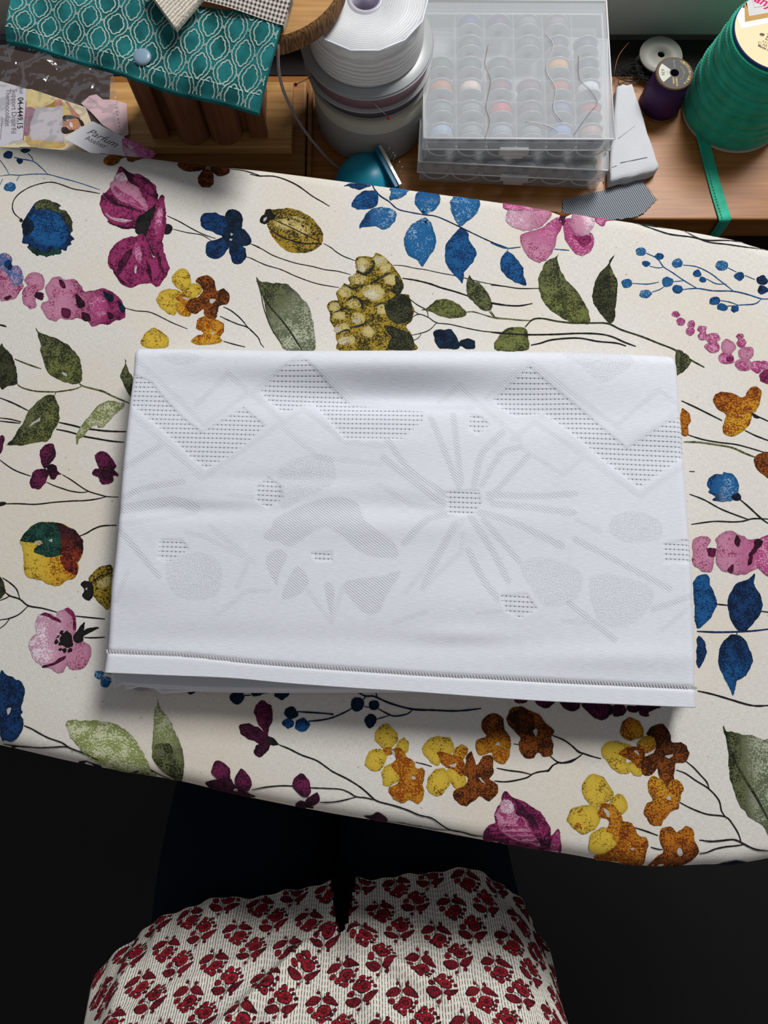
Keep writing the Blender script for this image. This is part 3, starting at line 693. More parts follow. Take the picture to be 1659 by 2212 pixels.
i B plum 680,80 850,90 770,130 775,160 720,165 690,130
i B plum 0,42 60,45 30,85 0,80
i B plumd 600,90 690,90 680,135 620,135
i B plumd 460,90 500,95 490,150 455,140
i B org,yelo,-1.57 560,230 620,168 680,190 720,250 720,310 670,340 600,340 555,290
i B yel 410,420 440,365 520,345 580,360 650,400 600,500 640,570 590,595 520,570 450,500 420,460
i B yelo 720,330 760,305 815,330 815,390 760,440 700,430 680,370
i B yel 600,520 660,500 720,560 715,600 680,615 640,590
i B org 540,440 640,390 720,410 740,460 700,560 630,490
i B brnd,brn,-1.57 750,290 800,240 870,225 920,280 940,355 1000,355 1050,400 1068,460 1030,510 970,522 960,580 950,640 905,690 860,650 835,600 830,550 790,600 730,600 700,540 730,470 800,440 820,390 810,320
i B white 650,425 670,420 695,450 680,458
i B white 890,460 945,450 940,465 905,480
i B yelo,org,-1.57 770,640 800,610 850,625 905,685 940,640 1000,650 1020,720 1000,800 990,850 930,880 890,930 860,980 800,980 760,940 725,880 750,820 800,790 765,720
i O white 915,775,14,13
i L blk:7 1045,500 1100,545 1160,610 1200,655 1220,710
i L blk:7 972,565 1040,590 1120,645 1215,705 1290,790 1310,870 1340,915
i L blk:7 995,805 1080,850 1200,895 1340,915 1400,980 1440,1050 1455,1105
i L blk:8 1145,1088 1230,1098 1310,1092 1400,1085 1455,1105 1500,1130 1570,1158 1670,1170
i L blk:7 1145,1188 1200,1180 1260,1155 1340,1138 1420,1130 1480,1120
i B yel 265,700 290,640 340,595 400,605 460,660 500,740 470,800 400,840 340,830 290,770
i B yel 155,920 200,850 270,830 340,830 420,870 400,950 330,1030 260,1040 190,990
i B yel 500,760 550,745 600,800 600,870 550,900 480,880 470,810
i B yel 330,1060 400,1000 480,1010 520,1100 480,1160 400,1195 340,1180 320,1120
i B orgl 420,820 500,830 560,900 590,950 640,960 670,1010 690,1060 750,1075 760,1140 730,1190 745,1250 720,1300 620,1310 500,1300 400,1255 375,1215 480,1160 520,1110 450,1030 470,950 380,900
i B org 560,960 640,965 690,1060 750,1080 745,1250 720,1300 520,1300 390,1230 490,1165 540,1090
i B orgl 205,980 240,960 270,1030 215,1010
i B white 425,855 465,870 475,905 455,920
i B white 625,1140 660,1150 635,1165
i L blk:7 660,995 740,1020 835,1055
i L blk:7 780,1140 830,1155 870,1158
i B org,brn,-1.57 850,1040 870,1000 930,988 980,1030 1040,985 1095,1010 1108,1090 1140,1160 1130,1200 1080,1260 1010,1305 900,1318 800,1312 785,1280 820,1220 880,1170 850,1110
i B white 980,1155 1010,1155 1015,1200 990,1205
i B olgr,grey,0 1322,232 1350,275 1450,300 1560,310 1620,340 1680,380 1680,1025 1620,980 1520,910 1450,830 1410,740 1370,600 1360,400 1335,290
i L dkol:14 1365,380 1420,520 1500,660 1570,770 1660,940
i L dkol:9 1325,240 1350,320 1375,480
i L blk:7 50,310 130,340 200,390 240,430 275,440 340,462 410,480
i L blk:7 30,462 95,510 160,502 230,475 275,440
i L blk:7 95,510 50,530 20,570 0,575
i B navy 1310,1305 1380,1258 1440,1250 1500,1260 1540,1280
i L blk:7 1255,0 1350,30 1500,75 1580,85 1670,82
"""
def board_print():
    pr = Print()
    for ln in SHAPES.strip().splitlines():
        fr, kind, c, pts = ln.split(' ', 3); k = FR[fr][2]
        if kind == 'L':
            nm, w = c.split(':'); p = W(fr, pts); pr.line(p, C[nm], float(w) / k * .00042)
        elif kind == 'O':
            for x, y, rx, ry in parse(pts):
                p = W(fr, [(x, y)])[0]; pr.oval(p, rx / k * .00031, ry / k * .00032, C[c])
        else:
            cc = c.split(','); p = W(fr, pts)
            if len(cc) == 3: pr.blob(p, C[cc[0]], c2=C[cc[1]], ang=float(cc[2]))
            else: pr.blob(p, C[c])
    return pr
FAR = [(0,302),(78,304),(209,316),(331,329),(439,343),(560,354),(756,379),(854,392),(1100,426),(1183,440),(1338,462),(1457,480),(1594,505),(1659,525)]
NEAR = [(0,1617),(143,1650),(260,1672),(382,1693),(521,1726),(720,1765),(869,1789),(1038,1821),(1139,1838),(1260,1858),(1295,1865),(1411,1880),(1526,1877),(1659,1866)]
def board_outline():
    f = Pxy(FAR, 0.); n = Pxy(NEAR, 0.)
    def ext(p, q, L): d = (p - q) / np.linalg.norm(p - q); return p + d * L
    fl = ext(f[0], f[4], .46); nl = ext(n[0], n[3], .40)
    fr_, nr = f[-1], n[-1]; m = (fr_ + nr) / 2
    nose = np.array([fr_ + [.10, -.030], fr_ + [.19, -.085], [m[0] + .27, m[1] - .01], nr + [.20, .085], nr + [.10, .022]])
    seg = lambda a, b, k: [a + (b - a) * i / k for i in range(k)]
    pts = np.vstack([seg(fl, f[0], 12), f, nose, n[::-1], seg(n[0] + (nl - n[0]) / 12, nl, 11), [nl], seg(nl + (fl - nl) / 12, fl, 11)])
    return catmull(pts, .006)
OUT = board_outline()                         # clockwise seen from above
RR = .012
if sum(OUT[i, 0] * OUT[(i+1) % len(OUT), 1] - OUT[(i+1) % len(OUT), 0] * OUT[i, 1] for i in range(len(OUT))) > 0: OUT = OUT[::-1].copy()
def board_map(xy, h=0.):
    """drape points over the rounded board edge; h = height above the cloth"""
    d, q, nn = seg_dist(OUT, xy, True); ins = inside(OUT, xy)
    d = np.where(ins, d, -d); e = RR - d
    out = (q - xy); out = np.where(ins[:, None], out, -out); L = np.linalg.norm(out, axis=1)[:, None]
    out = np.where(L > 1e-6, out / np.maximum(L, 1e-9), 0)
    a = np.arcsin(np.clip(e / RR, 0, 1)); a = np.where(d < 0, pi / 2, a)
    base = np.where((d < 0)[:, None], q, xy)
    z = -RR * (1 - np.cos(a)) - np.where(d < 0, -d, 0)
    h = h + np.where(e > -.004, .00028, .00007)
    x = base + out * (np.sin(a) * h)[:, None]; z = z + np.cos(a) * h
    return np.column_stack([x, z + Z0])
def mat_cover():
    t = NT('cream cotton cover'); p = t.pos()
    w = t.math('ADD', t.noise(t.pos((1, .12, 1)), 2600., 1), t.noise(t.pos((.12, 1, 1)), 2600., 1))
    base = t.mix(t.ramp(w, .8, 1.25), lin('#cdc9c1'), lin('#dedbd5'))
    base = t.mix(t.math('MULTIPLY', t.ramp(t.noise(p, 14., 3), .45, .75), .35), base, lin('#d6c5a6'))
    fl = t.ramp(t.noise(p, 330., 1), .76, .79)
    t.base(t.mix(t.math('MULTIPLY', fl, .5), base, lin('#8d7350')))
    t.bump(t.math('ADD', w, t.math('MULTIPLY', t.noise(p, 35., 2), 2.)), .22, .0005)
    return t.set(.95, 0, .1)
M_print = mat_print('printed ink')
def build_board():
    root = empty('ironing_board', (0, .15, 0))
    tag(root, 'ironing board with a cream cover printed with blue, pink and yellow flowers', 'ironing board')
    mb = MB(); n = len(OUT)
    d = np.roll(OUT, -1, 0) - np.roll(OUT, 1, 0); d /= np.linalg.norm(d, axis=1)[:, None]
    nrm = np.stack([-d[:, 1], d[:, 0]], 1)             # outward for a clockwise loop
    rings = []
    for k in range(0, 10):
        a = pi / 2 * k / 9; rings.append((RR * (sin(a) - 1), -RR * (1 - cos(a))))
    rings += [(-.0005, -RR - .008), (-.003, -RR - .016), (-.009, -RR - .020), (-.030, -RR - .021)]
    vs = []
    for off, z in rings:
        q = OUT + nrm * off
        for i in range(n):
            w = .0012 * sin(i * .9) * sin(i * .37) if z < -RR - .01 else 0
            vs.append((q[i, 0] + nrm[i, 0] * w, q[i, 1] + nrm[i, 1] * w, z + Z0))
    fs = [(k*n + i, k*n + (i+1) % n, (k+1)*n + (i+1) % n, (k+1)*n + i) for k in range(len(rings)-1) for i in range(n)]
    mb.add(vs, [f[::-1] for f in fs], 0, True)
    flat = OUT - nrm * RR; lo, hi = flat.min(0), flat.max(0)
    gg = np.stack(np.meshgrid(np.arange(lo[0], hi[0], .03), np.arange(lo[1], hi[1], .03)), -1).reshape(-1, 2)
    gg = gg[inside(flat, gg)]; gg = gg[seg_dist(flat, gg) > .012]
    r = delaunay_2d_cdt([Vector(p) for p in np.vstack([flat, gg])], [], [list(range(n))], 1, 1e-7)
    mb.add([(p.x, p.y, Z0) for p in r[0]], [tuple(f) for f in r[2]], 0, True)
    o = part(mb, 'board_cover', [mat_cover()], root)
    bm_fix(o)
    pr = board_print(); v2, F2, CA, CB, H = pr.cat()
    # the print repeats along the board beyond the stretch traced from the photo
    V, FF, A, B_, HH = [v2], list(F2), [CA], [CB], [H]; fa = Pxy([FAR[0], FAR[9]], 0.); ax = (fa[1] - fa[0]) / np.linalg.norm(fa[1] - fa[0])
    for sg, dx in ((1, .530), (-1, .575)):
        w = v2 + ax * dx * sg; w = w + np.array([0, .045 if sg > 0 else -.02])
        px, _ = to_px(w[:, 0], w[:, 1], 0.); ok = (px > 1668 if sg > 0 else px < -8) & inside(OUT, w)
        off = sum(len(q) for q in V); FF += [tuple(i + off for i in f) for f in F2 if all(ok[list(f)])]
        V.append(w); A.append(CA); B_.append(CB); HH.append(H + 5)
        w2 = w + np.array([0, -.165]); p0, q0 = to_px(v2[:, 0], v2[:, 1], 0.); p2, _ = to_px(w2[:, 0], w2[:, 1], 0.)
        ok = (q0 < 748) & (p0 > 330) & (p0 < 1420) & inside(OUT, w2) & (p2 > 1700 if sg > 0 else p2 < -40); off = sum(len(q) for q in V)
        FF += [tuple(i + off for i in f) for f in F2 if all(ok[list(f)])]; V.append(w2); A.append(CA); B_.append(CB); HH.append(H + 9)
    v2, F2, CA, CB, H = np.vstack(V), FF, np.vstack(A), np.vstack(B_), np.concatenate(HH)
    used = np.zeros(len(v2), bool); used[np.array([i for f in F2 for i in f])] = True; re = np.cumsum(used) - 1
    F2 = [tuple(re[i] for i in f) for f in F2]; v2, CA, CB, H = v2[used], CA[used], CB[used], H[used]
    V3 = board_map(v2, H * 6e-7)
    CB = CB.copy(); lum = lambda q: q[:, :3] @ np.array([.3, .6, .1]); CB[:, :3] *= np.where(lum(CB) > lum(CA), .85, .5)[:, None]
    attach_print(o, V3, F2, CA * .70, CB, M_print)
    dark = mat_plain('dark painted steel', '#1c1d20', .4, .6)
    inner = [tuple(p) for p in (OUT + nrm * -.010)]
    b = MB(); b.prism(inner, Z0 - .0325, Z0 - .0275); part(b, 'board_deck', dark, root)
    hem = MB(); q = OUT + nrm * -.0025
    hem.tube([(q[i, 0], q[i, 1], Z0 - RR - .0155 + .0012 * sin(i * .7)) for i in range(n)], .0011, 6)
    part(hem, 'hem_cord', mat_plain('hem piping', '#8c8378', .9), root)
    for x0, x1 in ((-.62, .30), (.40, -.52)):
        for yy in (0.06, .22):
            l = MB(); l.tube([(x0, yy, Z0 - .033), ((x0+x1)/2, yy, Z0/2), (x1, yy, .012)], .011, 12)
            leg = part(l, 'leg', dark, root)
        ft = MB(); ft.tube([(x1, -.02, .012), (x1, .30, .012)], .012, 12); part(ft, 'foot', dark, root)
    return root
def bm_fix(o):
    import bmesh
    bm = bmesh.new(); bm.from_mesh(o.data); bmesh.ops.remove_doubles(bm, verts=bm.verts, dist=2e-5); bmesh.ops.recalc_face_normals(bm, faces=bm.faces)
    top = max(bm.faces, key=lambda f: f.calc_area())
    if top.normal.z < 0: bmesh.ops.reverse_faces(bm, faces=bm.faces)
    bm.to_mesh(o.data); bm.free()
board = build_board()
# ================================================================ folded tablecloth
CT = .032                                    # height of the folded stack above the board
FRC = dict(p=(200,720,2.37), q=(860,720,2.4397), r=(200,1100,2.37), s=(860,1100,2.4397))
def CW(fr, s):
    ox, oy, k = FRC[fr]; p = np.array(parse(s)) if isinstance(s, str) else np.array(s, float)
    return np.stack([ox + p[:, 0] / k, oy + p[:, 1] / k], 1)
CL_TOP = [(287,742),(430,743),(640,747),(860,747),(1100,749),(1300,753),(1466,760)]
CL_BOT = [(221,1452),(360,1458),(500,1464),(622,1475),(760,1485),(900,1494),(1050,1505),(1188,1514),(1350,1521),(1511,1528)]
CL_L = [(287,742),(284,800),(272,900),(259,1030),(247,1180),(236,1290),(228,1400),(221,1452)]
CL_R = [(1466,760),(1473,850),(1482,960),(1491,1080),(1501,1220),(1507,1380),(1511,1528)]
WAFFLE = """p 205,200 300,240 370,330 470,430 560,500 640,450 770,370 890,470 800,560 690,640 580,700 500,640 400,540 270,430 195,370
p 850,290 940,200 1010,150 1100,140 1200,240 1330,355 1700,395 1690,450 1590,545 1290,545 1200,440 1120,350 980,410 900,350
q 380,420 440,430 490,480 420,540 370,500
q 500,340 690,170 760,230 900,340 1110,520 1210,600 1420,460 1510,430 1530,640 1270,820 1060,660 920,540 770,420 620,440 540,390
q 250,830 430,820 440,900 400,960 260,960
p 830,790 900,730 970,780 980,850 900,900 830,860
r 340,150 460,150 500,210 400,270 330,260
r 1110,220 1230,210 1230,270 1140,270
s 1390,180 1540,150 1575,290 1400,290
s 530,450 680,440 740,530 640,580 560,540"""
BANDS = """p 36 520,370 690,205 960,440
p 36 200,120 330,230 570,470 790,300
p 36 200,420 560,745 950,470 1160,640 1470,670
p 36 960,470 1080,385 1290,560 1500,580
p 34 820,290 1060,120 1340,345 1659,370
q 34 0,380 400,385
q 36 220,350 325,270 640,560
q 36 600,560 720,465 1270,860 1510,700
q 34 470,330 690,155 1150,490 1370,300 1480,380
q 34 1220,590 1490,400
q 32 640,600 870,750 970,660
q 40 320,810 170,440
q 40 330,790 290,430
q 44 400,800 440,640 550,520
q 40 440,800 540,640 640,600
q 40 480,870 600,740 690,640
q 40 480,850 700,860 930,850
q 44 500,900 700,920 920,950
q 40 250,850 60,720 -60,560
q 44 240,900 100,800 -80,660
q 36 230,930 60,900 -100,800
s 44 280,20 150,60 30,180
s 44 300,80 220,230 130,410
s 36 340,130 330,230 130,410
s 36 340,60 40,440
s 44 380,40 500,230 580,380
s 44 370,220 440,360 520,470
s 46 430,20 600,70 860,195
s 40 450,60 640,280
r 36 640,540 790,420 900,420
r 34 600,90 830,275
r 34 480,120 570,140 830,275
r 34 790,290 740,400
r 40 130,100 340,345
r 34 120,80 520,20
r 34 120,470 180,330
r 34 1100,420 1220,580 1280,400
s 40 930,160 1430,420
s 40 900,500 1140,690
s 34 870,590 1000,600 1090,650
s 40 1340,530 1580,450
s 34 1390,640 1560,500
s 34 -30,600 145,545
s 30 420,550 540,540
s 34 940,60 1060,120
p 40 150,840 280,790 460,760
p 40 140,700 340,580
p 60 150,900 400,860 520,890
p 30 690,830 830,840"""
PETALS = """r A 870,130 1050,20 1090,90 940,170
r A 1150,40 1370,60 1540,180 1560,250 1400,240 1280,150
r A 880,260 950,200 1000,240 960,330 940,400
r A 960,460 1040,290 1110,370 1060,440
r A 1280,380 1480,340 1580,320 1500,460 1470,530 1380,530
r A 1180,380 1240,400 1220,560
p A 1190,840 1350,860 1400,960 1560,1090 1400,1120 1200,1000 1000,1100 920,960
r B 380,260 560,220 660,290 640,440 500,470 400,420
s B 640,300 760,250 960,330 940,480 780,520 700,430
s B 1000,400 1090,340 1320,400 1340,500 1220,620 1060,600
s B 1130,40 1250,10 1380,60 1380,160 1200,180 1110,120
p B 960,680 1200,620 1240,760 1080,850 960,900
q B 870,100 1150,80 1250,150 1080,270 960,190
p B 330,110 480,90 560,130 450,170"""
def cloth_maps(X, Y):
    """paint the weave areas (waffle, ribbed band, ribbed petal, soft petal) on the cloth grid given photo coordinates"""
    pts = np.column_stack([X.ravel(), Y.ravel()]); n = len(pts)
    waf = np.zeros(n); A = np.zeros(n); B = np.zeros(n)
    soft = lambda poly, w: np.clip(np.where(inside(poly, pts), seg_dist(poly, pts), -1) / w, 0, 1)
    for ln in BANDS.splitlines():
        fr, w, s = ln.split(' ', 2); p = catmull(CW(fr, s), 12) if s.count(' ') > 1 and float(w) > 38 else CW(fr, s); w = float(w) / 2.4 / 2
        A = np.maximum(A, np.clip((w - seg_dist(p, pts, closed=False)) / 3.0, 0, 1) * (.55 if float(w) * 4.8 < 38 else .9))
    for ln in PETALS.splitlines():
        fr, k, s = ln.split(' ', 2); m = soft(catmull(CW(fr, s), 10, True), 3.)
        if k == 'A': A = np.maximum(A, m)
        else: B = np.maximum(B, m)
    for ln in WAFFLE.splitlines():
        fr, s = ln.split(' ', 1); m = soft(CW(fr, s), 4.); waf = np.maximum(waf, m); A = np.where(m > 0, A * (1 - m), A)
    return waf.reshape(X.shape), A.reshape(X.shape), B.reshape(X.shape)
def edge_interp(pts, t):
    p = catmull(pts, 6); L = np.concatenate([[0], np.cumsum(np.linalg.norm(np.diff(p, axis=0), axis=1))]); L /= L[-1]
    return np.column_stack([np.interp(t, L, p[:, 0]), np.interp(t, L, p[:, 1])])
def mat_cloth():
    t = NT('white damask linen')
    at = t.node('ShaderNodeAttribute', attribute_name='weave'); sep = t.node('ShaderNodeSeparateColor'); t.link(at.outputs['Color'], sep.inputs[0])
    waf, A, B = sep.outputs[0], sep.outputs[1], sep.outputs[2]
    uv = t.node('ShaderNodeAttribute', attribute_name='uvm'); sx = t.node('ShaderNodeSeparateXYZ'); t.link(uv.outputs['Vector'], sx.inputs[0])
    u, v = sx.outputs[0], sx.outputs[1]
    tri = lambda x, per: t.math('PINGPONG', x, per / 2)
    # waffle: rows 3.7 mm apart, pits every 3.1 mm
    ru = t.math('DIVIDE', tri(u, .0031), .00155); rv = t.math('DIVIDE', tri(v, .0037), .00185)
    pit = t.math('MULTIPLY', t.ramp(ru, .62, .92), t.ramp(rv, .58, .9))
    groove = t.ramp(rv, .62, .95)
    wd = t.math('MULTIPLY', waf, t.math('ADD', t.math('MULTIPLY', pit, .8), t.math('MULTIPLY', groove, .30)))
    nz = t.noise(uv.outputs['Vector'], 420., 2)
    # ribbed areas: fine cross ribs; soft areas: broken pebble weave
    dg = t.math('ADD', t.math('MULTIPLY', u, .62), t.math('MULTIPLY', v, -.78))
    rib = t.ramp(t.math('DIVIDE', tri(t.math('ADD', dg, t.math('MULTIPLY', nz, .0004)), .0017), .00085), .35, .9)
    ad = t.math('MULTIPLY', t.math('MULTIPLY', A, rib), .34)
    peb = t.ramp(t.noise(uv.outputs['Vector'], 1050., 1), .46, .60)
    bd = t.math('MULTIPLY', t.math('MULTIPLY', B, peb), .20)
    sc = t.node('ShaderNodeMapping'); sc.inputs['Scale'].default_value = (140, 2600, 1); t.link(uv.outputs['Vector'], sc.inputs[0])
    thr = t.noise(sc.outputs[0], 1., 2, .6)
    plain = t.math('MULTIPLY', t.ramp(thr, .42, .75), .17)
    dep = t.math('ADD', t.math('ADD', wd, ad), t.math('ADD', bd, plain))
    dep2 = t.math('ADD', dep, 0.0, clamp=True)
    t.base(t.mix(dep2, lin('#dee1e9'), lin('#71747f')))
    t.bump(t.math('MULTIPLY', dep, -1.), .55, .0007)
    return t.set(.85, 0, .25, .15)
M_cloth = mat_cloth()
M_linen = mat_plain('plain white linen', '#d6d7de', .9, 0, .1, .05, 40., .3, 1500.)
def build_cloth():
    root = empty('folded_tablecloth', (0, .10, Z0 + .001))
    tag(root, 'white damask tablecloth folded in a rectangle on the flowered ironing board', 'tablecloth')
    NU, NV = 420, 250
    tu = np.linspace(0, 1, NU + 1); tv = np.linspace(0, 1, NV + 1)
    # denser rows near the hem line and the far fold come from a plain even grid: it is fine enough
    top, bot = edge_interp(CL_TOP, tu), edge_interp(CL_BOT, tu); lf, rt = edge_interp(CL_L, tv), edge_interp(CL_R, tv)
    U, V = np.meshgrid(tu, tv); PX = np.zeros(U.shape + (2,))
    for k in (0, 1):
        PX[..., k] = ((1-V) * top[:, k][None] + V * bot[:, k][None] + (1-U) * lf[:, k][:, None] + U * rt[:, k][:, None]
            - ((1-U)*(1-V)*top[0, k] + U*(1-V)*top[-1, k] + (1-U)*V*bot[0, k] + U*V*bot[-1, k]))
    X, Y = PX[..., 0], PX[..., 1]
    XY = Pxy(np.column_stack([X.ravel(), Y.ravel()]), CT)
    x = XY[:, 0].reshape(X.shape); y = XY[:, 1].reshape(X.shape)
    waf, A, B = cloth_maps(X, Y)
    um = U * .425; vm = V * .268
    z = np.full(X.shape, CT)
    g = lambda cx, cy, sx, sy: np.exp(-((X - cx) / sx) ** 2 - ((Y - cy) / sy) ** 2)
    # soft rolls and valleys of the folded layers
    z += .0055 * g(860, 788, 270, 28) - .0062 * g(860, 855, 260, 32) + .0015 * g(1300, 815, 150, 60) - .0012 * g(520, 850, 200, 60)
    z += .0012 * g(1250, 1010, 60, 200) - .0012 * g(820, 1090, 200, 26) + .0010 * g(860, 1140, 300, 30)
    z += .0012 * g(1030, 1300, 160, 50) - .0012 * g(900, 1385, 240, 30) + .0014 * g(1350, 1420, 200, 26) - .0012 * g(450, 1380, 200, 30) + .0012 * g(330, 1250, 70, 60)
    for k in range(26):
        cx, cy = RNG.uniform(230, 1500), RNG.uniform(800, 1420)
        z += RNG.normal(0, .0008) * np.exp(-((X - cx) / RNG.uniform(60, 180)) ** 2 - ((Y - cy) / RNG.uniform(14, 40)) ** 2)
    z -= waf * .0004
    # hem: turned edge, stitched line just above it
    hemv = np.interp(X, [227, 411, 550, 900, 1229, 1510], [1408, 1416, 1431, 1456, 1473, 1487])
    z += np.where(Y > hemv + 4, .0007, 0) - .0012 * np.exp(-((Y - hemv) / 5.) ** 2)
    # rounded folds at far, left and right edges
    dist = lambda T, R: np.where(T < R, R - np.sqrt(np.maximum(R*R - (R - np.minimum(T, R))**2, 0)), 0)
    Ltop = V * .268; Ll = U * .43; Lr = (1 - U) * .43
    z -= dist(Ltop, .011) * 1.0 + dist(Ll, .005) + dist(Lr, .008)
    z = np.maximum(z, .003)
    mb = MB(); nu, nv = NU + 1, NV + 1
    vs = np.column_stack([x.ravel(), y.ravel(), z.ravel() + Z0])
    fs = [(j*nu+i, (j+1)*nu+i, (j+1)*nu+i+1, j*nu+i+1) for j in range(NV) for i in range(NU)]
    mb.add(vs, fs, 0, True)
    # side walls of the far, left and right folds, down to the board
    def wall(idx, inset, zlo):
        o = len(mb.v); c = np.array([x.mean(), y.mean()])
        ring = []
        for q in range(5):
            for i in idx:
                p = vs[i]; d = c - p[:2]; d = d / np.linalg.norm(d); a = q / 4
                zz = p[2] + (zlo + Z0 - p[2]) * a; ins = inset * a * a
                ring.append((p[0] + d[0] * ins, p[1] + d[1] * ins, zz))
        n = len(idx); mb.add(ring, [(r*n+i, r*n+i+1, (r+1)*n+i+1, (r+1)*n+i) for r in range(4) for i in range(n-1)], 0, True)
    wall(list(range(nu))[::-1], .003, .0016)
    wall([j*nu for j in range(nv)], .004, .0025)
    wall([j*nu + NU for j in range(nv)][::-1], .004, .0016)
    # thickness of the free hem edge, then a return underneath
    idx = [NV*nu + i for i in range(nu)]; ring = []
    for q, (dy, dz) in enumerate(((0, 0), (.0004, -.0009), (.0, -.0018), (-.012, -.0026))):
        for i in idx:
            p = vs[i]; ring.append((p[0], p[1] - (dy if q < 3 else dy), p[2] + dz + .0002 * sin(i * 1.7)))
    ring = [(a, b + (.012 * 2 if False else 0), c) for a, b, c in ring]
    ring[3*nu:] = [(a, b2 + .012, c) for (a, b2, c) in [(vs[i][0], vs[i][1], vs[i][2] - .0026) for i in idx]]
    mb.add(ring, [(r*nu+i, (r+1)*nu+i, (r+1)*nu+i+1, r*nu+i+1) for r in range(3) for i in range(NU)], 0, True)
    o = part(mb, 'top_layer', [M_cloth], root)
    me = o.data; N = len(me.vertices)
    wv = np.zeros((N, 4)); wv[:, 3] = 1; n0 = nu * nv
    wv[:n0, 0] = waf.ravel(); wv[:n0, 1] = A.ravel(); wv[:n0, 2] = B.ravel()
    me.color_attributes.new('weave', 'FLOAT_COLOR', 'POINT').data.foreach_set('color', wv.astype(np.float32).ravel())
    uv = np.array([[q.co.x, q.co.y, 0] for q in me.vertices]); uv[:n0, 0] = um.ravel(); uv[:n0, 1] = vm.ravel()
    me.attributes.new('uvm', 'FLOAT_VECTOR', 'POINT').data.foreach_set('vector', uv.astype(np.float32).ravel())
    # openwork stitching along the hem: a row of small loops
    hs = MB(); hx = np.linspace(228, 1508, 196); hy = np.interp(hx, [227, 411, 550, 900, 1229, 1510], [1408, 1416, 1431, 1456, 1473, 1487])
    hp = Pxy(np.column_stack([hx, hy]), CT); holes = MB()
    def zat(px, py):
        j = np.argmin((X - px)**2 + (Y - py)**2); return z.ravel()[j]
    for k in range(len(hp)):
        zc = zat(hx[k], hy[k]) + Z0 + .0003
        a = [(hp[k][0] + .0011 * cos(t) + .0002, hp[k][1] + 0.0009 * sin(t), zc + .0004) for t in np.linspace(0, 2*pi, 9)[:-1]]
        holes.add(a, [tuple(range(8))])
        w = [(hp[k][0] - .0014 + .0008 * s, hp[k][1] + 0.0014 - .0030 * s, zc + .0005 + .0005 * sin(pi * s)) for s in (0, .33, .66, 1)]
        hs.tube(w, .00026, 5, 0, False)
    ho = part(holes, 'openwork_holes', mat_plain('shaded openwork', '#a09e9d', .95), root)
    part(hs, 'hemstitch', M_linen, root)
    # lower layers of the folded stack
    inn = [(312,780),(420,782),(640,784),(1100,786),(1350,790),(1432,796),(1446,860),(1460,1000),(1474,1220),(1478,1400),(1472,1470)]
    outs = [[(1470,1494),(900,1494),(520,1490),(330,1482),(262,1477),(242,1462),(268,1180),(292,900)],
            [(1466,1490),(900,1490),(560,1494),(420,1491),(300,1484),(262,1462),(270,1180),(294,900)],
            [(1462,1492),(1000,1496),(700,1497),(560,1497),(420,1494),(322,1482),(276,1300),(280,1180),(296,900)]]
    zs = [(.0150, .0200), (.0080, .0145), (.0010, .0076)]
    for k in range(3):
        p = Pxy(inn + outs[k], (zs[k][0] + zs[k][1]) / 2); p = catmull(p, .012, True)
        m = MB(); r = (zs[k][1] - zs[k][0]) / 2; zc = (zs[k][0] + zs[k][1]) / 2
        c = p.mean(0); n = len(p); vs2 = []; ks = 7
        for q in range(ks):
            a = -pi/2 + pi * q / (ks-1)
            for i in range(n):
                d = p[i] - c; d = d / np.linalg.norm(d); e = r * (cos(a) - 1)
                vs2.append((p[i][0] + d[0]*e, p[i][1] + d[1]*e, Z0 + zc + r * sin(a)))
        fs2 = [(q*n+i, q*n+(i+1) % n, (q+1)*n+(i+1) % n, (q+1)*n+i) for q in range(ks-1) for i in range(n)]
        fs2 += [tuple(range(n)), tuple(range((ks-1)*n, ks*n))]
        m.add(vs2, fs2, 0, True); m.smooth[-1] = m.smooth[-2] = False
        part(m, 'folded_layer', M_linen, root)
    tg = MB(); q = Pxy([(286,1476),(288,1489),(300,1493),(316,1492),(324,1486),(326,1470)], .006)
    tg.prism([tuple(a) for a in q], Z0 + .0050, Z0 + .0056); part(tg, 'care_tag', mat_plain('grey satin tag', '#a9a5a3', .5), root, label='small grey care tag')
    return root
cloth = build_cloth()
# ================================================================ desk, wall, things on the desk
DZ = -.075; TOP = Z0 + DZ
M_desk = mat_wood('warm desk wood', '#84501f', '#b57a3f', 0, 8., .4)
M_dark = mat_plain('dark gap', '#120f0d', .9)
def structure():
    m = MB(); m.box((-2.2, -1.8, -.05), (2.2, .62, 0)); part_s(m, 'floor', mat_wood('dark floor boards', '#050403', '#0b0806', 1, 6., .6))
    m = MB(); m.box((-2.2, .62, 0), (2.2, .72, TOP + .075)); part_s(m, 'wall_back', mat_plain('painted wall', '#7d8078', .7, var=.05, scale=6))
    m = MB(); m.box((-1.3, .5345, TOP + .002), (1.3, .60, TOP + .070)); o = part_s(m, 'trim_1', mat_plain('white window apron', '#b9bcb2', .45, var=.06, scale=5))
    b = o.modifiers.new('bevel', 'BEVEL'); b.width = .003; b.segments = 2
def part_s(m, name, mat): o = m.build(name, mat); o['kind'] = 'structure'; return o
structure()
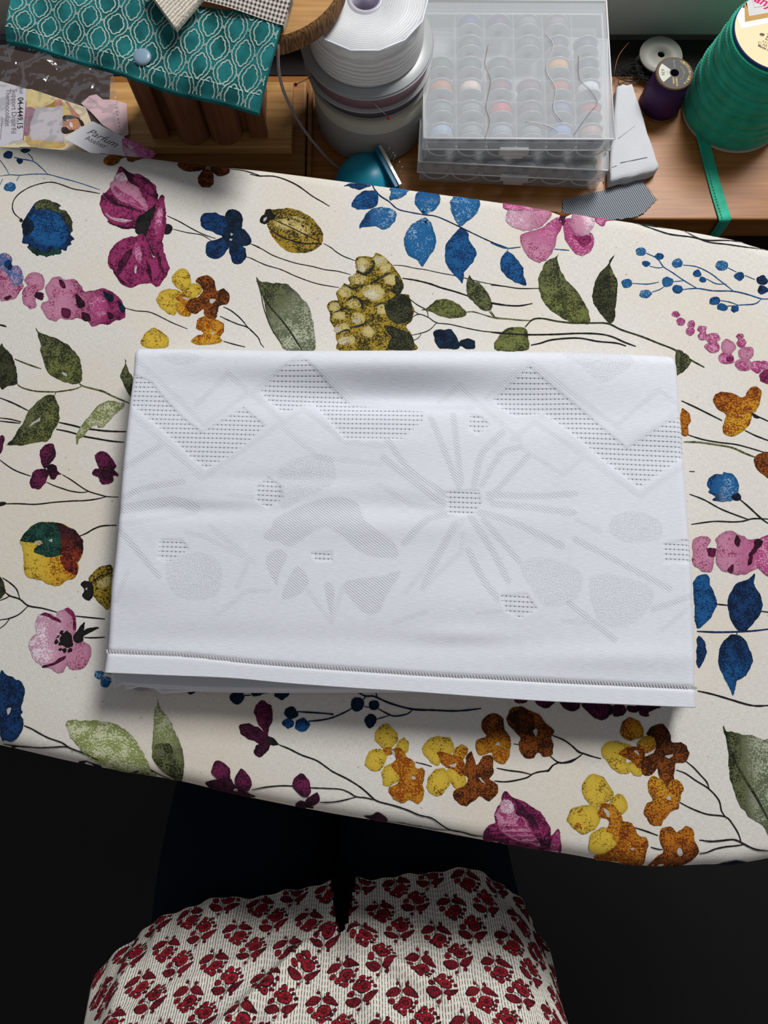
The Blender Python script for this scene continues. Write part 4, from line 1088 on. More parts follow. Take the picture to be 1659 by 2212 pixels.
def build_desk():
    root = empty('desk', (0, .42, 0)); tag(root, 'brown wooden desk behind the ironing board, covered in sewing things', 'desk')
    m = MB(); m.box((-.95, .361, TOP - .026), (.95, .4975, TOP)); part(m, 'desk_top', M_desk, root, .0015)
    m = MB(); m.box((-.95, .498, TOP - .026), (.95, .534, TOP - .0003)); part(m, 'rear_shade_strip', mat_plain('shade-coloured rear strip', '#17120f', .8), root, .001, label='dark strip along the back of the desk')  # added strip: the shade behind the things is put into its colour
    m = MB(); m.box((-.93, .372, TOP - .085), (.93, .385, TOP - .0265)); part(m, 'apron', mat_wood('dark apron', '#20130c', '#33200f'), root)
    for x in (-.9, .9):
        for y in (.392, .52):
            m = MB(); m.box((x - .02, y - .014, 0), (x + .02, y + .014, TOP - .0265)); part(m, 'leg', M_desk, root, .002)
build_desk()
def Q(px, py, z): return P(px, py, z)
def curve3(pts, step=.004): return [Vector(p) for p in catmull([tuple(p) for p in pts], step)]
# ---------------------------------------------------------------- wooden pedestal stand
def build_stand():
    cx, cy = -.150, .438; root = empty('wooden_stand', (cx, cy, TOP)); tag(root, 'wooden pedestal stand with a round top, holding the teal pouch', 'stand')
    W1 = mat_wood('light stand wood', '#9c6e3a', '#d8ab6c', 0, 7., .4); W2 = mat_wood('stand rim wood', '#6e4a25', '#a87740', 0, 7., .45)
    W3 = mat_wood('red brown column wood', '#6e4328', '#9c6646', 2, 7., .45)
    m = MB(); m.box((-.275, .386, TOP), (-.0650, .484, TOP + .0105)); part(m, 'plinth', W2, root, .002)
    m = MB(); m.box((-.0638, .388, TOP), (-.0600, .482, TOP + .0095)); part(m, 'edge_strip', W2, root, .001)
    m = MB(); m.box((-.262, .4135, TOP + .0107), (-.0755, .474, TOP + .020)); part(m, 'platform', W1, root, .0008)
    # fluted column: square posts with rounded ribs between
    a, b = Q(345, 262, DZ + .020), Q(588, 290, DZ + .020); zt = TOP + .1225; zb = TOP + .0202
    x0, x1, y0, y1 = -.1885, -.0945, .424, .466
    m = MB(); m.box((x0 + .002, y0 + .004, zb), (x1 - .002, y1, zt)); part(m, 'column', W3, root)
    for xx, w in ((x0, .014), (x1 - .014, .014)):
        m = MB(); m.box((xx, y0 - .003, zb), (xx + w, y0 + .0035, zt)); part(m, 'fluting', W3, root, .001)
    for xx in (x0 + .034, x1 - .034):
        m = MB(); M = Matrix.Translation((xx, y0 + .0045, 0))
        m.lathe([(.0138, zb), (.0138, zt)], M, 28); part(m, 'fluting', W3, root)
    R = .0576; dz = .062; dcx, dcy = -.083, .463
    m = MB(); M = Matrix.Translation((dcx, dcy, Z0))
    m.lathe([(0, dz - .0140), (R - .002, dz - .0140), (R, dz - .011), (R, dz - .002), (R - .002, dz), (0, dz)], M, 72, 0, False)
    o = part(m, 'round_top', [mat_wood('disc wood', '#8b6232', '#bf9256', 0, 7., .5)], root)
    m = MB(); m.lathe([(R + .0003, dz - .0135), (R + .0006, dz - .0065), (R + .0002, dz - .0015), (R - .0018, dz + .0002)], M, 90)
    part(m, 'bark_edge', mat_bark(), root, label='rough dark cut edge of the round top')
def mat_bark():
    t = NT('rough cut edge'); n = t.noise(t.pos((1, 1, .12)), 900., 3, .7)
    t.base(t.mix(t.ramp(n, .38, .64), lin('#3a2614'), lin('#94683a'))); t.bump(n, .6, .001); return t.set(.8)
build_stand()
# ---------------------------------------------------------------- teal pouch with snap, gingham band
def plane_map(o, ex, ey):
    o, ex, ey = Vector(o), Vector(ex), Vector(ey); n = ex.cross(ey).normalized()
    return (lambda p, h=0.: o + ex * float(p[0]) + ey * float(p[1]) + n * h), n
def build_pouch():
    zz = .0705
    BL, BR, TR, TL = Q(9, 82, zz - .004), Q(557, 238, zz - .012), Q(612, 42, zz), Q(34, -60, zz)
    root = empty('fabric_pouch', tuple(BL)); tag(root, 'teal fabric pouch with a white lattice print and blue snap', 'pouch')
    ex = (BR - BL).normalized(); L = (BR - BL).length; up = Vector((0, 0, 1)); ey = (TL - BL); ey -= ex * ey.dot(ex); HH = ey.length; ey.normalize()
    if ex.cross(ey).z < 0: ey = -ey
    nrm = ex.cross(ey).normalized()
    def S(u, v, h=0.):                    # u along the lower edge, v up; surface sags a little at the lip
        a = u / L; left = 0.; q = BL.lerp(BR, a); top = TL.lerp(TR, a)
        w = v / HH; p = q.lerp(top, w)
        return p + nrm * (h + .0022 * sin(a * 7.) * (1 - w) + .0012 * sin(a * 17 + w * 5) - .003 * math.exp(-((v) / .004) ** 2))
    T = NT('teal cotton'); p = T.pos(); f = T.noise(p, 55., 3); T.base(T.mix(T.ramp(f, .35, .65), lin('#0f4a4b'), lin('#237678')))
    T.bump(T.noise(p, 1700., 2), .3, .0003); teal = T.set(.9, 0, .15)
    m = MB(); nu, nv = 90, 40
    m.grid(lambda a, b: S(a * L, b * HH), nu, nv)
    o0 = len(m.v); m.grid(lambda a, b: S(a * L, 0, -.0035 * b - .0002) + ey * (.0012 * sin(pi * b)), nu, 3)
    m.grid(lambda a, b: S(L, b * HH) - nrm * (.0035 * (1 - a)) , 2, nv)
    m.grid(lambda a, b: S(a * L, b * HH, -.0036), nu // 3, nv // 3)
    body = part(m, 'pouch_flap', [teal], root)
    pr = Print(); c = ('#a9bcb4', '#6f968e', .35); cs = (0.0168, .0232)
    def medal(r):
        t = np.linspace(0, 2*pi, 65)[:-1]; rr = r * (1 + .055 * np.cos(4 * t) - .085 * np.exp(-((np.abs(((t + pi/4) % (pi/2)) - pi/4 * 0 - pi/2 * .5)) / .16) ** 2) * 0 + .045 * np.cos(8 * t) - .02 * np.cos(12 * t))
        return np.column_stack([rr * np.cos(t) * .86, rr * np.sin(t) * 1.16])
    def clipped(q, closed, w):
        seg = []
        for k in range(len(q) + (1 if closed else 0)):
            pt = q[k % len(q)]; ok = .0004 < pt[0] < L - .0004 and .0004 < pt[1] < HH - .0004
            if ok: seg.append(pt)
            if (not ok or k == len(q) - (0 if closed else 1)) and len(seg) > 3: pr.line(np.array(seg), c, w, step=.0008, taper=1, jit=.05)
            if not ok: seg = []
    for j in range(-1, 11):
        for i in range(-1, 14):
            ctr = np.array([(i + .5 * (j % 2)) * cs[0] + .003, j * cs[1] * .5 + .003])
            clipped(medal(.0053) + ctr, True, .00085)
            cc = ctr + [cs[0] * .5, 0]
            if .001 < cc[0] < L - .001 and .001 < cc[1] < HH - .001: pr.oval(cc, .0008, .0010, c, jit=0, cell=.01)
    yy = np.arange(0, HH, .0008)
    for i in range(-1, 27):
        for sg in (-1, 1):
            wv = np.cos(2*pi*(yy - .003) / cs[1]); sh = np.sign(wv) * np.abs(wv) ** .8
            x = i * cs[0] * .5 + .003 + cs[0] * .25 + sg * cs[0] * .185 * sh * (1 if i % 2 == 0 else -1) + .00022 * np.sin(2*pi*yy / .0021)
            if sg == 1: clipped(np.column_stack([x, yy]), False, .00075)
    for k in range(46):                                   # top stitching near the lip
        a = k / 46 * L; pr.line(np.array([[a, .0075], [a + L / 46 * .62, .0075]]), ('#a9cfc6', '#a9cfc6', .2), .00055, taper=1, smooth=False)
    v2, F2, CA, CB, H = pr.cat(); V3 = np.array([tuple(S(a, b, .00025 + h * 1e-6)) for (a, b), h in zip(v2, H)])
    attach_print(body, V3, F2, CA * .85, CB, M_print)
    # snap
    sp = Q(305, 117, zz - .004); 
    best = min(((S(a * L, b * HH) - sp).length, a, b) for a in np.linspace(0, 1, 121) for b in np.linspace(0, 1, 81))
    ctr = S(best[1] * L, best[2] * HH, .0002); M = Matrix.Translation(ctr) @ nrm.to_track_quat('Z', 'Y').to_matrix().to_4x4()
    m = MB(); m.lathe([(0, .0024), (.0035, .0023), (.0052, .0018), (.0058, .0011), (.0060, .0004), (.0056, 0)], M, 40)
    part(m, 'snap_button', mat_plain('blue grey plastic', '#7f97ab', .35, var=.03), root, label='pale blue round snap button')
    # gingham band above the flap, on the right
    T = NT('brown gingham'); at = T.node('ShaderNodeAttribute', attribute_name='uvm'); sx = T.node('ShaderNodeSeparateXYZ'); T.link(at.outputs['Vector'], sx.inputs[0])
    per = .0026; st = lambda x: T.math('GREATER_THAN', T.math('PINGPONG', x, per / 2), per / 4)
    g = T.math('ADD', st(sx.outputs[0]), st(sx.outputs[1])); T.base(T.mix(T.math('MULTIPLY', g, .5), lin('#c9c3bb'), lin('#3a302c'))); T.bump(T.noise(T.pos(), 1700., 1), .3, .0003); T.set(.9, 0, .1)
    gc = [Q(428, 2, zz + .002), Q(612, 55, zz + .001), Q(640, -40, zz + .003), Q(440, -70, zz + .004)]
    m = MB(); nn = 16; m.grid(lambda a, b: gc[0].lerp(gc[1], a).lerp(gc[3].lerp(gc[2], a), b) + Vector((0, 0, .001 + .001 * sin(a * 5))), nn, nn)
    m.grid(lambda a, b: gc[1].lerp(gc[2], b) + Vector((0, 0, .001 + .001 * sin(5) - .005 * a)), 2, nn)
    gp = part(m, 'gingham_band', [T.m], root, label='brown and white gingham band')
    n = len(gp.data.vertices); arr = np.zeros((n, 3)); wd = (gc[1] - gc[0]).length; ht = (gc[3] - gc[0]).length
    for k in range(n): arr[k] = ((k % (nn + 1)) / nn * wd, (k // (nn + 1)) / nn * ht, 0)
    gp.data.attributes.new('uvm', 'FLOAT_VECTOR', 'POINT').data.foreach_set('vector', arr.astype(np.float32).ravel())
    # folded knit cloth whose corner hangs over the pouch
    kc = [Q(381, 66, zz + .004), Q(444, -8, zz + .006), Q(400, -90, zz + .006), Q(318, -20, zz + .006)]
    r2 = empty('cotton_cloth', tuple(kc[0])); tag(r2, 'off-white textured cotton cloth, its corner pointing down over the teal pouch', 'cloth')
    T = NT('off white knit'); pz = T.pos(rot=(0, 0, .7)); n1 = T.noise(T.pos((1, 1, 1)), 520., 2); wv = T.node('ShaderNodeTexWave', wave_type='BANDS'); wv.inputs['Scale'].default_value = 130.; wv.inputs['Distortion'].default_value = 2.; T.link(pz, wv.inputs['Vector'])
    hh = T.math('ADD', wv.outputs['Fac'], n1); T.base(T.mix(T.ramp(hh, .5, 1.6), lin('#aaa193'), lin('#ece4d6'))); T.bump(hh, .8, .001); T.set(.95, 0, .1)
    m = MB(); m.grid(lambda a, b: kc[0].lerp(kc[1], a).lerp(kc[3].lerp(kc[2], a), b) + Vector((0, 0, .0025)), 14, 14)
    m.grid(lambda a, b: kc[0].lerp(kc[1], a) + Vector((.0002, -.0004 * sin(pi * b), .0025 - .004 * b)), 14, 3)
    m.grid(lambda a, b: kc[3].lerp(kc[0], a) + Vector((-.0002, -.0004 * sin(pi * b), .0025 - .004 * b)), 14, 3)
    part(m, 'woven_panel', [T.m], r2)
    m = MB()
    for k in range(70):                                    # frayed right edge
        a = k / 70; p = kc[0].lerp(kc[1], a) + Vector((0, 0, .001)); d = Vector((RNG.normal(.0011, .0006), RNG.normal(-.0005, .0005), RNG.normal(0, .0006)))
        m.tube([p, p + d], [.00022, .0001], 4)
    part(m, 'frayed_edge', T.m, r2)
build_pouch()
# ---------------------------------------------------------------- spools and rolls stacked behind the board
M_film = mat_clear('clear plastic disc', body=(.8, .83, .86), fac=.16, rough=.12, edge=.6)
def satin(name, c, lines=900., rough=.35):
    t = NT(name); p = t.pos((.02, .02, 1)); n = t.noise(p, lines, 2); c = lin(c)
    t.base(t.mix(t.ramp(n, .35, .65), tuple(x * .72 for x in c[:3]) + (1,), c)); t.bump(n, .4, .0004); return t.set(rough, 0, .4)
def build_rolls():
    cx, cy = -.0100, .4585
    def M(dx=0, dy=0, z=0): return Matrix.Translation((cx + dx, cy + dy, TOP + z))
    # 1 wide cream tape roll
    r = empty('tape_roll', (cx, cy, TOP)); tag(r, 'large cream tape roll at the bottom of the spool stack', 'tape roll')
    m = MB(); m.lathe([(.019, .0005), (.0460, .0005), (.0468, .002), (.0468, .0515), (.0460, .0528), (.019, .0528)], M(), 72, closed=True)
    t = NT('cream tape'); a = t.node('ShaderNodeNewGeometry'); sp = t.node('ShaderNodeSeparateXYZ'); t.link(a.outputs['Position'], sp.inputs[0])
    n = t.noise(t.pos(), 40., 3); z = t.math('SUBTRACT', sp.outputs[2], TOP)
    band = t.ramp(z, .0365, .0372); dirt = t.math('MULTIPLY', t.ramp(z, .046, .0525), .55)
    col = t.mix(band, lin('#a3a09a'), lin('#cfccbd')); col = t.mix(dirt, col, lin('#a08a52')); t.base(t.mix(t.math('MULTIPLY', n, .25), col, lin('#8e8c86')))
    t.bump(t.noise(t.pos((1, 1, .03)), 260., 2), .2, .0006); t.set(.45, 0, .4)
    part(m, 'wound_tape', t.m, r)
    m = MB(); m.lathe([(.0165, .0), (.0188, .0), (.0188, .0532), (.0165, .0532)], M(), 40, closed=True); part(m, 'core', mat_plain('card core', '#9a8c74', .8), r)
    def spool(name, label, z0, h, R, rr, col, dx=0, dy=0, disc='#8f9092', topm=None):
        e = empty(name, (cx + dx, cy + dy, TOP + z0)); tag(e, label, 'ribbon spool', None)
        m = MB(); m.lathe([(.012, .0018), (rr, .0018), (rr, h - .0018), (.012, h - .0018)], M(dx, dy, z0), 72, closed=True); part(m, 'wound_ribbon', satin(name + ' satin', col), e)
        dm = mat_plain(name + ' disc', disc, .4, var=.06, scale=30)
        for zz in (.0, h - .0014):
            m = MB(); m.lathe([(.010, zz), (R - .0005, zz), (R, zz + .0007), (R - .0005, zz + .0014), (.010, zz + .0014)], M(dx, dy, z0), 80, closed=True)
            part(m, 'disc', dm if topm is None or zz == 0 else topm, e)
        return e
    spool('ribbon_spool', 'thin grey ribbon spool lying directly on the cream tape roll', .0535, .0115, .0480, .0455, '#5b565c', -.001, -.001, '#9b9a94')
    spool('ribbon_spool', 'mauve ribbon spool with pale discs, under the large white roll', .0655, .0150, .0492, .0462, '#8f6d74', -.002, -.002, '#a5a6a8', None)
    # white satin roll in clear film
    z0 = .0810; e = empty('ribbon_roll', (cx - .003, cy - .001, TOP + z0)); tag(e, 'large white satin ribbon roll on top of the spool stack', 'ribbon roll')
    t = NT('white satin edge'); n = t.noise(t.pos((.03, .03, 1)), 1100., 3, .6); g = t.node('ShaderNodeNewGeometry'); sp = t.node('ShaderNodeVectorMath', operation='DISTANCE'); sp.inputs[1].default_value = (cx - .003, cy - .001, TOP + z0 + .038)
    t.link(g.outputs['Position'], sp.inputs[0]); rg = t.math('PINGPONG', t.math('ADD', sp.outputs['Value'], t.math('MULTIPLY', t.noise(t.pos(), 60., 2), .0025)), .0009)
    h = t.math('ADD', n, t.math('MULTIPLY', rg, 500.)); t.base(t.mix(t.ramp(h, .4, 1.0), lin('#b9b8b6'), lin('#e9e9e8'))); t.bump(h, .5, .0006); t.set(.35, 0, .5)
    m = MB(); m.lathe([(.0125, .0018), (.0418, .0018), (.0424, .004), (.0424, .0345), (.0415, .0362), (.0125, .0362)], M(-.003, -.001, z0), 80, closed=True); part(m, 'wound_ribbon', t.m, e)
    for zz, R in ((0., .0492), (.0366, .0440)):
        m = MB(); k = 28; 
        prof = [(.0105, zz), (R, zz), (R + .0004, zz + .0004), (R, zz + .0009), (.0105, zz + .0009)]
        m.lathe(prof, M(-.003, -.001, z0), 64 if zz == 0 else 14, closed=True, smooth=zz == 0); part(m, 'film_disc', M_film if zz else mat_plain('grey spool disc', '#a3a5a6', .3, var=.04), e)
    m = MB(); R = .0438; pts = [(cx - .003 + R * cos(a), cy - .001 + R * sin(a), TOP + z0 + .0374) for a in np.linspace(0, 2*pi, 15)]
    m.tube(pts, .00065, 6, 0, False); part(m, 'film_rim', mat_plain('white film rim', '#dfe6ee', .25), e)
    m = MB(); m.lathe([(.0098, .0), (.0123, .0), (.0123, .0372), (.0098, .0372)], M(-.003, -.001, z0), 36, closed=True); part(m, 'core', mat_plain('holographic core', '#b9b4c4', .3, .2), e)
    # plum thread end knotted on the mauve spool
    f = empty('x'); bpy.data.objects.remove(f)
    # two red headed pins stuck in the mauve spool
    steel = mat_plain('steel', '#b7b9bb', .25, .9, var=.03); red = mat_plain('red glass', '#a8281a', .25)
    front = Vector((cx, cy - .0466, TOP + .0740)); a = Q(783, 212, -.0035); b = Q(819, 239, -.010)
    side = Vector((cx - .0475, cy - .012, TOP + .072))
    for k, (s0, s1, lab) in enumerate(((Vector((cx + .002, cy - .0492, TOP + .0755)), Vector((cx + .0135, cy - .0530, TOP + .0640)), 'red headed pin stuck in the front of the mauve spool'),
                                  (Vector((cx - .042, cy - .024, TOP + .073)), Vector((cx - .0565, cy - .030, TOP + .0705)), 'red headed pin stuck in the left side of the mauve spool'))):
        pin = empty('sewing_pin', tuple(s0)); tag(pin, lab, 'pin', None)
        m = MB(); m.tube([s0, s1], .00035, 6); part(m, 'shaft', steel, pin)
        m = MB(); m.ball(s1, .0013, 12); part(m, 'head', red, pin)
build_rolls()
def build_cord():
    pts = [Q(600, 96, .060), Q(602, 150, .045), Q(612, 195, .02), Q(632, 240, -.01), Q(660, 285, -.035), Q(692, 325, -.055), Q(718, 352, -.070), Q(745, 372, -.0735), Q(770, 395, -.0735)]
    m = MB(); m.tube(curve3(pts), .0011, 10); o = m.build('elastic_cord', mat_plain('grey elastic cord', '#8d8280', .8, bump=.3), None, tuple(pts[0]))
    tag(o, 'thin grey elastic cord hanging from the pouch down to the desk', 'cord')
build_cord()
# ---------------------------------------------------------------- blue pin holder with pins
def build_pinholder():
    c = P(792, 402, DZ); root = empty('pin_holder', tuple(c)); tag(root, 'turquoise plastic pin holder standing against the cream roll', 'pin holder')
    blue = mat_plain('turquoise plastic', '#1390ae', .35, var=.05)
    m = MB(); R = .0265; prof = [(R * cos(a), .024 * sin(a)) for a in np.linspace(0, pi/2, 12)]; m.lathe([(R, 0)] + prof, Matrix.Translation(c), 48); part(m, 'dome', blue, root)
    A, B = P(861, 402, -.052), P(815, 316, -.0475)
    d = (B - A).normalized(); side = Vector((d.y, -d.x, 0)).normalized()
    def slab(name, o0, o1, mat, drop, lift=0.):
        m = MB(); n = 14; vs = []
        for k in range(n + 1):
            p = A.lerp(B, k / n)
            for o, z in ((o0, lift), (o1, lift), (o1, -drop), (o0, -drop)): vs.append(p + side * o + Vector((0, 0, z)))
        fs = [(k*4+j, k*4+(j+1) % 4, (k+1)*4+(j+1) % 4, (k+1)*4+j) for k in range(n) for j in range(4)] + [(3, 2, 1, 0), (n*4, n*4+1, n*4+2, n*4+3)]
        m.add(vs, fs); part(m, name, mat, root, .0006)
    slab('backing_plate', -.0032, .0002, mat_plain('deep teal plastic', '#0b5f7d', .35), .019)
    slab('steel_plate', .0004, .0036, mat_plain('polished steel', '#d3d5d0', .18, .85, var=.03), .019, .0004)
    steel = mat_plain('pin steel', '#a8a59a', .25, .9)
    for k, (t, l) in enumerate(((.22, .012), (.40, .009), (.55, .013), (.70, .008), (.82, .011))):
        s0 = A.lerp(B, t) + side * .0042 + Vector((0, 0, -.006)); s1 = s0 + side * (.002 + .0012 * (k % 2)) + Vector((.001, .0045 - .001 * k, l * .7)) 
        pin = empty('steel_pin', tuple(s0)); tag(pin, 'small steel pin clinging upright to the steel edge of the turquoise holder', 'pin', 'pins on the turquoise holder')
        m = MB(); m.tube([s0, s1], .0003, 6); part(m, 'shaft', steel, pin)
        m = MB(); m.ball(s1, .0009, 10); part(m, 'head', steel, pin)
build_pinholder()
# ---------------------------------------------------------------- bobbin boxes
M_frost = mat_clear('frosted clear plastic', body=(.82, .85, .87), fac=.09, rough=.45, edge=.30)
M_frost2 = mat_clear('frosted lid plastic', body=(.80, .84, .87), fac=.19, rough=.5, edge=.30)
M_flange = mat_clear('bobbin plastic', body=(.52, .55, .57), fac=.70, rough=.2, edge=.25)
def make_bobbin(label, grp, col, loc, M0):
    """bobbin standing on its rim, axis front to back"""
    loc = M0 @ Vector(loc); rot = M0.to_3x3() @ Matrix.Rotation(pi/2, 3, 'X')
    e = empty('bobbin', tuple(loc)); e['label'] = label; e['category'] = 'bobbin'; e['group'] = grp
    R4 = rot.to_4x4()
    for key, build in (('flange_a', lambda m: m.lathe([(.0030, .0042), (.0098, .0042), (.0102, .0047), (.0098, .0052), (.0030, .0052)], R4, 28, closed=True)),
                       ('flange_b', lambda m: m.lathe([(.0030, -.0052), (.0098, -.0052), (.0102, -.0047), (.0098, -.0042), (.0030, -.0042)], R4, 28, closed=True)),
                       ('thread', lambda m: m.lathe([(.0032, -.0041), (.0086, -.0041), (.0088, 0), (.0086, .0041), (.0032, .0041)], R4, 28, closed=True))):
        ck = (key, round(M0.to_euler().z, 3), col if key == 'thread' else '')
        if ck not in BOB:
            m = MB(); build(m); o = m.build(key.split('_')[0], satin('thread ' + col, col, 1500., .6) if key == 'thread' else M_flange, None); me = o.data; bpy.data.objects.remove(o); BOB[ck] = me
        o = bpy.data.objects.new(key.split('_')[0], BOB[ck]); COL.objects.link(o); o.parent = e
BOB = {}
def build_box(label, corner, ang, Wd, Dp, Hb, Hl, rows, grp, latch, who, nrows=6):
    """corner: front left bottom; box runs right (X) and back (Y)"""
    M0 = Matrix.Translation(corner) @ Matrix.Rotation(ang, 4, 'Z')
    root = empty('bobbin_box', tuple(corner)); tag(root, label, 'bobbin box')
    t = .0012
    m = MB(); m.box((0, 0, 0), (Wd, Dp, t), 0, M0)
    for lo, hi in (((0, 0, t), (Wd, t, Hb)), ((0, Dp - t, t), (Wd, Dp, Hb)), ((0, t, t), (t, Dp - t, Hb)), ((Wd - t, t, t), (Wd, Dp - t, Hb))): m.box(lo, hi, 0, M0)
    part(m, 'tray', M_frost, root)
    m = MB(); cw = (Wd - 2 * t) / 6; dp = (Dp - 2 * t) / 6
    for i in range(1, 6): m.box((t + cw * i - .0005, t, t), (t + cw * i + .0005, Dp - t, Hb - .003), 0, M0)
    for j in range(1, 6): m.box((t, t + dp * j - .0005, t), (Wd - t, t + dp * j + .0005, Hb - .006), 0, M0)
    part(m, 'divider', M_frost, root)
    m = MB()                                               # moulded cups seen through the front
    for i in range(6):
        c = (t + cw * (i + .5), .0016, .0130)
        pts = [M0 @ Vector((c[0] + .0113 * cos(a), c[1], c[2] + .0113 * sin(a))) for a in np.linspace(-pi, 0, 17)]
        m.tube(pts, .0006, 6)
    part(m, 'cup_rim', mat_clear('cup plastic', body=(.92, .93, .90), fac=.8, rough=.4), root)
    m = MB(); o = .0016; zt = Hb + Hl
    m.box((-o, -o, zt - .0013), (Wd + o, Dp + o, zt), 0, M0)
    zb = Hb - .006
    for lo, hi in (((-o, -o, zb), (Wd + o, -o + .0011, zt - .0013)), ((-o, Dp + o - .0011, zb), (Wd + o, Dp + o, zt - .0013)), ((-o, -o + .0011, zb), (-o + .0011, Dp + o - .0011, zt - .0013)), ((Wd + o - .0011, -o + .0011, zb), (Wd + o, Dp + o - .0011, zt - .0013))): m.box(lo, hi, 0, M0)
    lid = part(m, 'lid', M_frost2, root, .0005)
    m = MB(); r = .0006
    for zz in (zt, zb): 
        pts = [M0 @ Vector(q) for q in ((-o, -o, zz), (Wd + o, -o, zz), (Wd + o, Dp + o, zz), (-o, Dp + o, zz), (-o, -o, zz))]
        for a, b in zip(pts, pts[1:]): m.tube([a, b], r, 6)
    ob = m.build('lid_rim', mat_clear('bright plastic edge', body=(.95, .96, .97), fac=.55, rough=.15), lid, tuple(root_loc(lid)))
    m = MB(); lx = Wd * latch; m.box((lx - .0115, -o - .0035, zb - .002), (lx + .0115, -o - .0002, zb + .004), 0, M0); m.box((lx - .008, -o - .0030, zb - .007), (lx + .008, -o - .0006, zb - .0021), 0, M0)
    part(m, 'latch', mat_clear('latch plastic', body=(.85, .86, .86), fac=.5, rough=.25), root, .0008)
    for j, row in enumerate(rows):
        for i, c in enumerate(row.split()):
            if c == '-': continue
            nm, hx = c.split('#')
            rw = ['front row', 'second row from front', 'third row from front', 'third row from back', 'second row from back', 'back row'][j]
            make_bobbin(f'{nm.replace("_", " ")} bobbin in the {ORD[i]}, {rw}, {who}', grp, '#' + hx, (t + cw * (i + .5), t + dp * (j + .5), .0122), M0)
    return root
ORD = ['leftmost column', 'second column from left', 'third column from left', 'third column from right', 'second column from right', 'rightmost column']
c2 = P(905, 391, DZ); d2 = P(1288, 409, DZ)
build_box('lower clear plastic bobbin box under the other box', (c2.x, c2.y, TOP + .0003), math.atan2(d2.y - c2.y, d2.x - c2.x) - .0, .148, .118, .0195, .0075,
          ['slate#2d3138 charcoal#2b2c2e dark_grey#37383a purple_grey#4d4351 plum#4d3338 olive#6b6536', 'dark_green#2e3a33 pale_cream#cfc6b4 cream#c9bfae cream#c9bda8 dark_brown#4a3432 rust_brown#7a4232'],
          'bobbins in the lower box', .52, 'lower box')
c1 = P(916, 343, DZ + .0285); d1 = P(1306, 345, DZ + .0285)
build_box('upper clear plastic bobbin box with rows of coloured bobbins under its lid', (c1.x, c1.y, TOP + .0285), math.atan2(d1.y - c1.y, d1.x - c1.x), .1425, .121, .0195, .0070,
          ['pale_blue#8fa9c9 grey#7d8488 blue_grey#8a98ab grey#84898d sky_blue#7d97cb tan_pink#b08a80', 'grey_green#72807c grey#848a8c red#c43a4c brown#6f5a5c steel_blue#69799b crimson#a83a45',
           'orange#c9793a pale_peach#e6cfc4 maroon#7d4552 mauve#7d5a66 rust#a8563c white#e3e9f2', 'green#3f6b52 teal#37565a grey_green#4d5f5a - amber#dc9a3a navy#39415a',
           '- slate#474e5c - grey#5f6466 navy#3b4460 dark_blue#3d4d63', '- blue#1f3f78 purple#45246b grey#75777c mauve#77687c -'], 'bobbins in the upper box', .485, 'upper box')
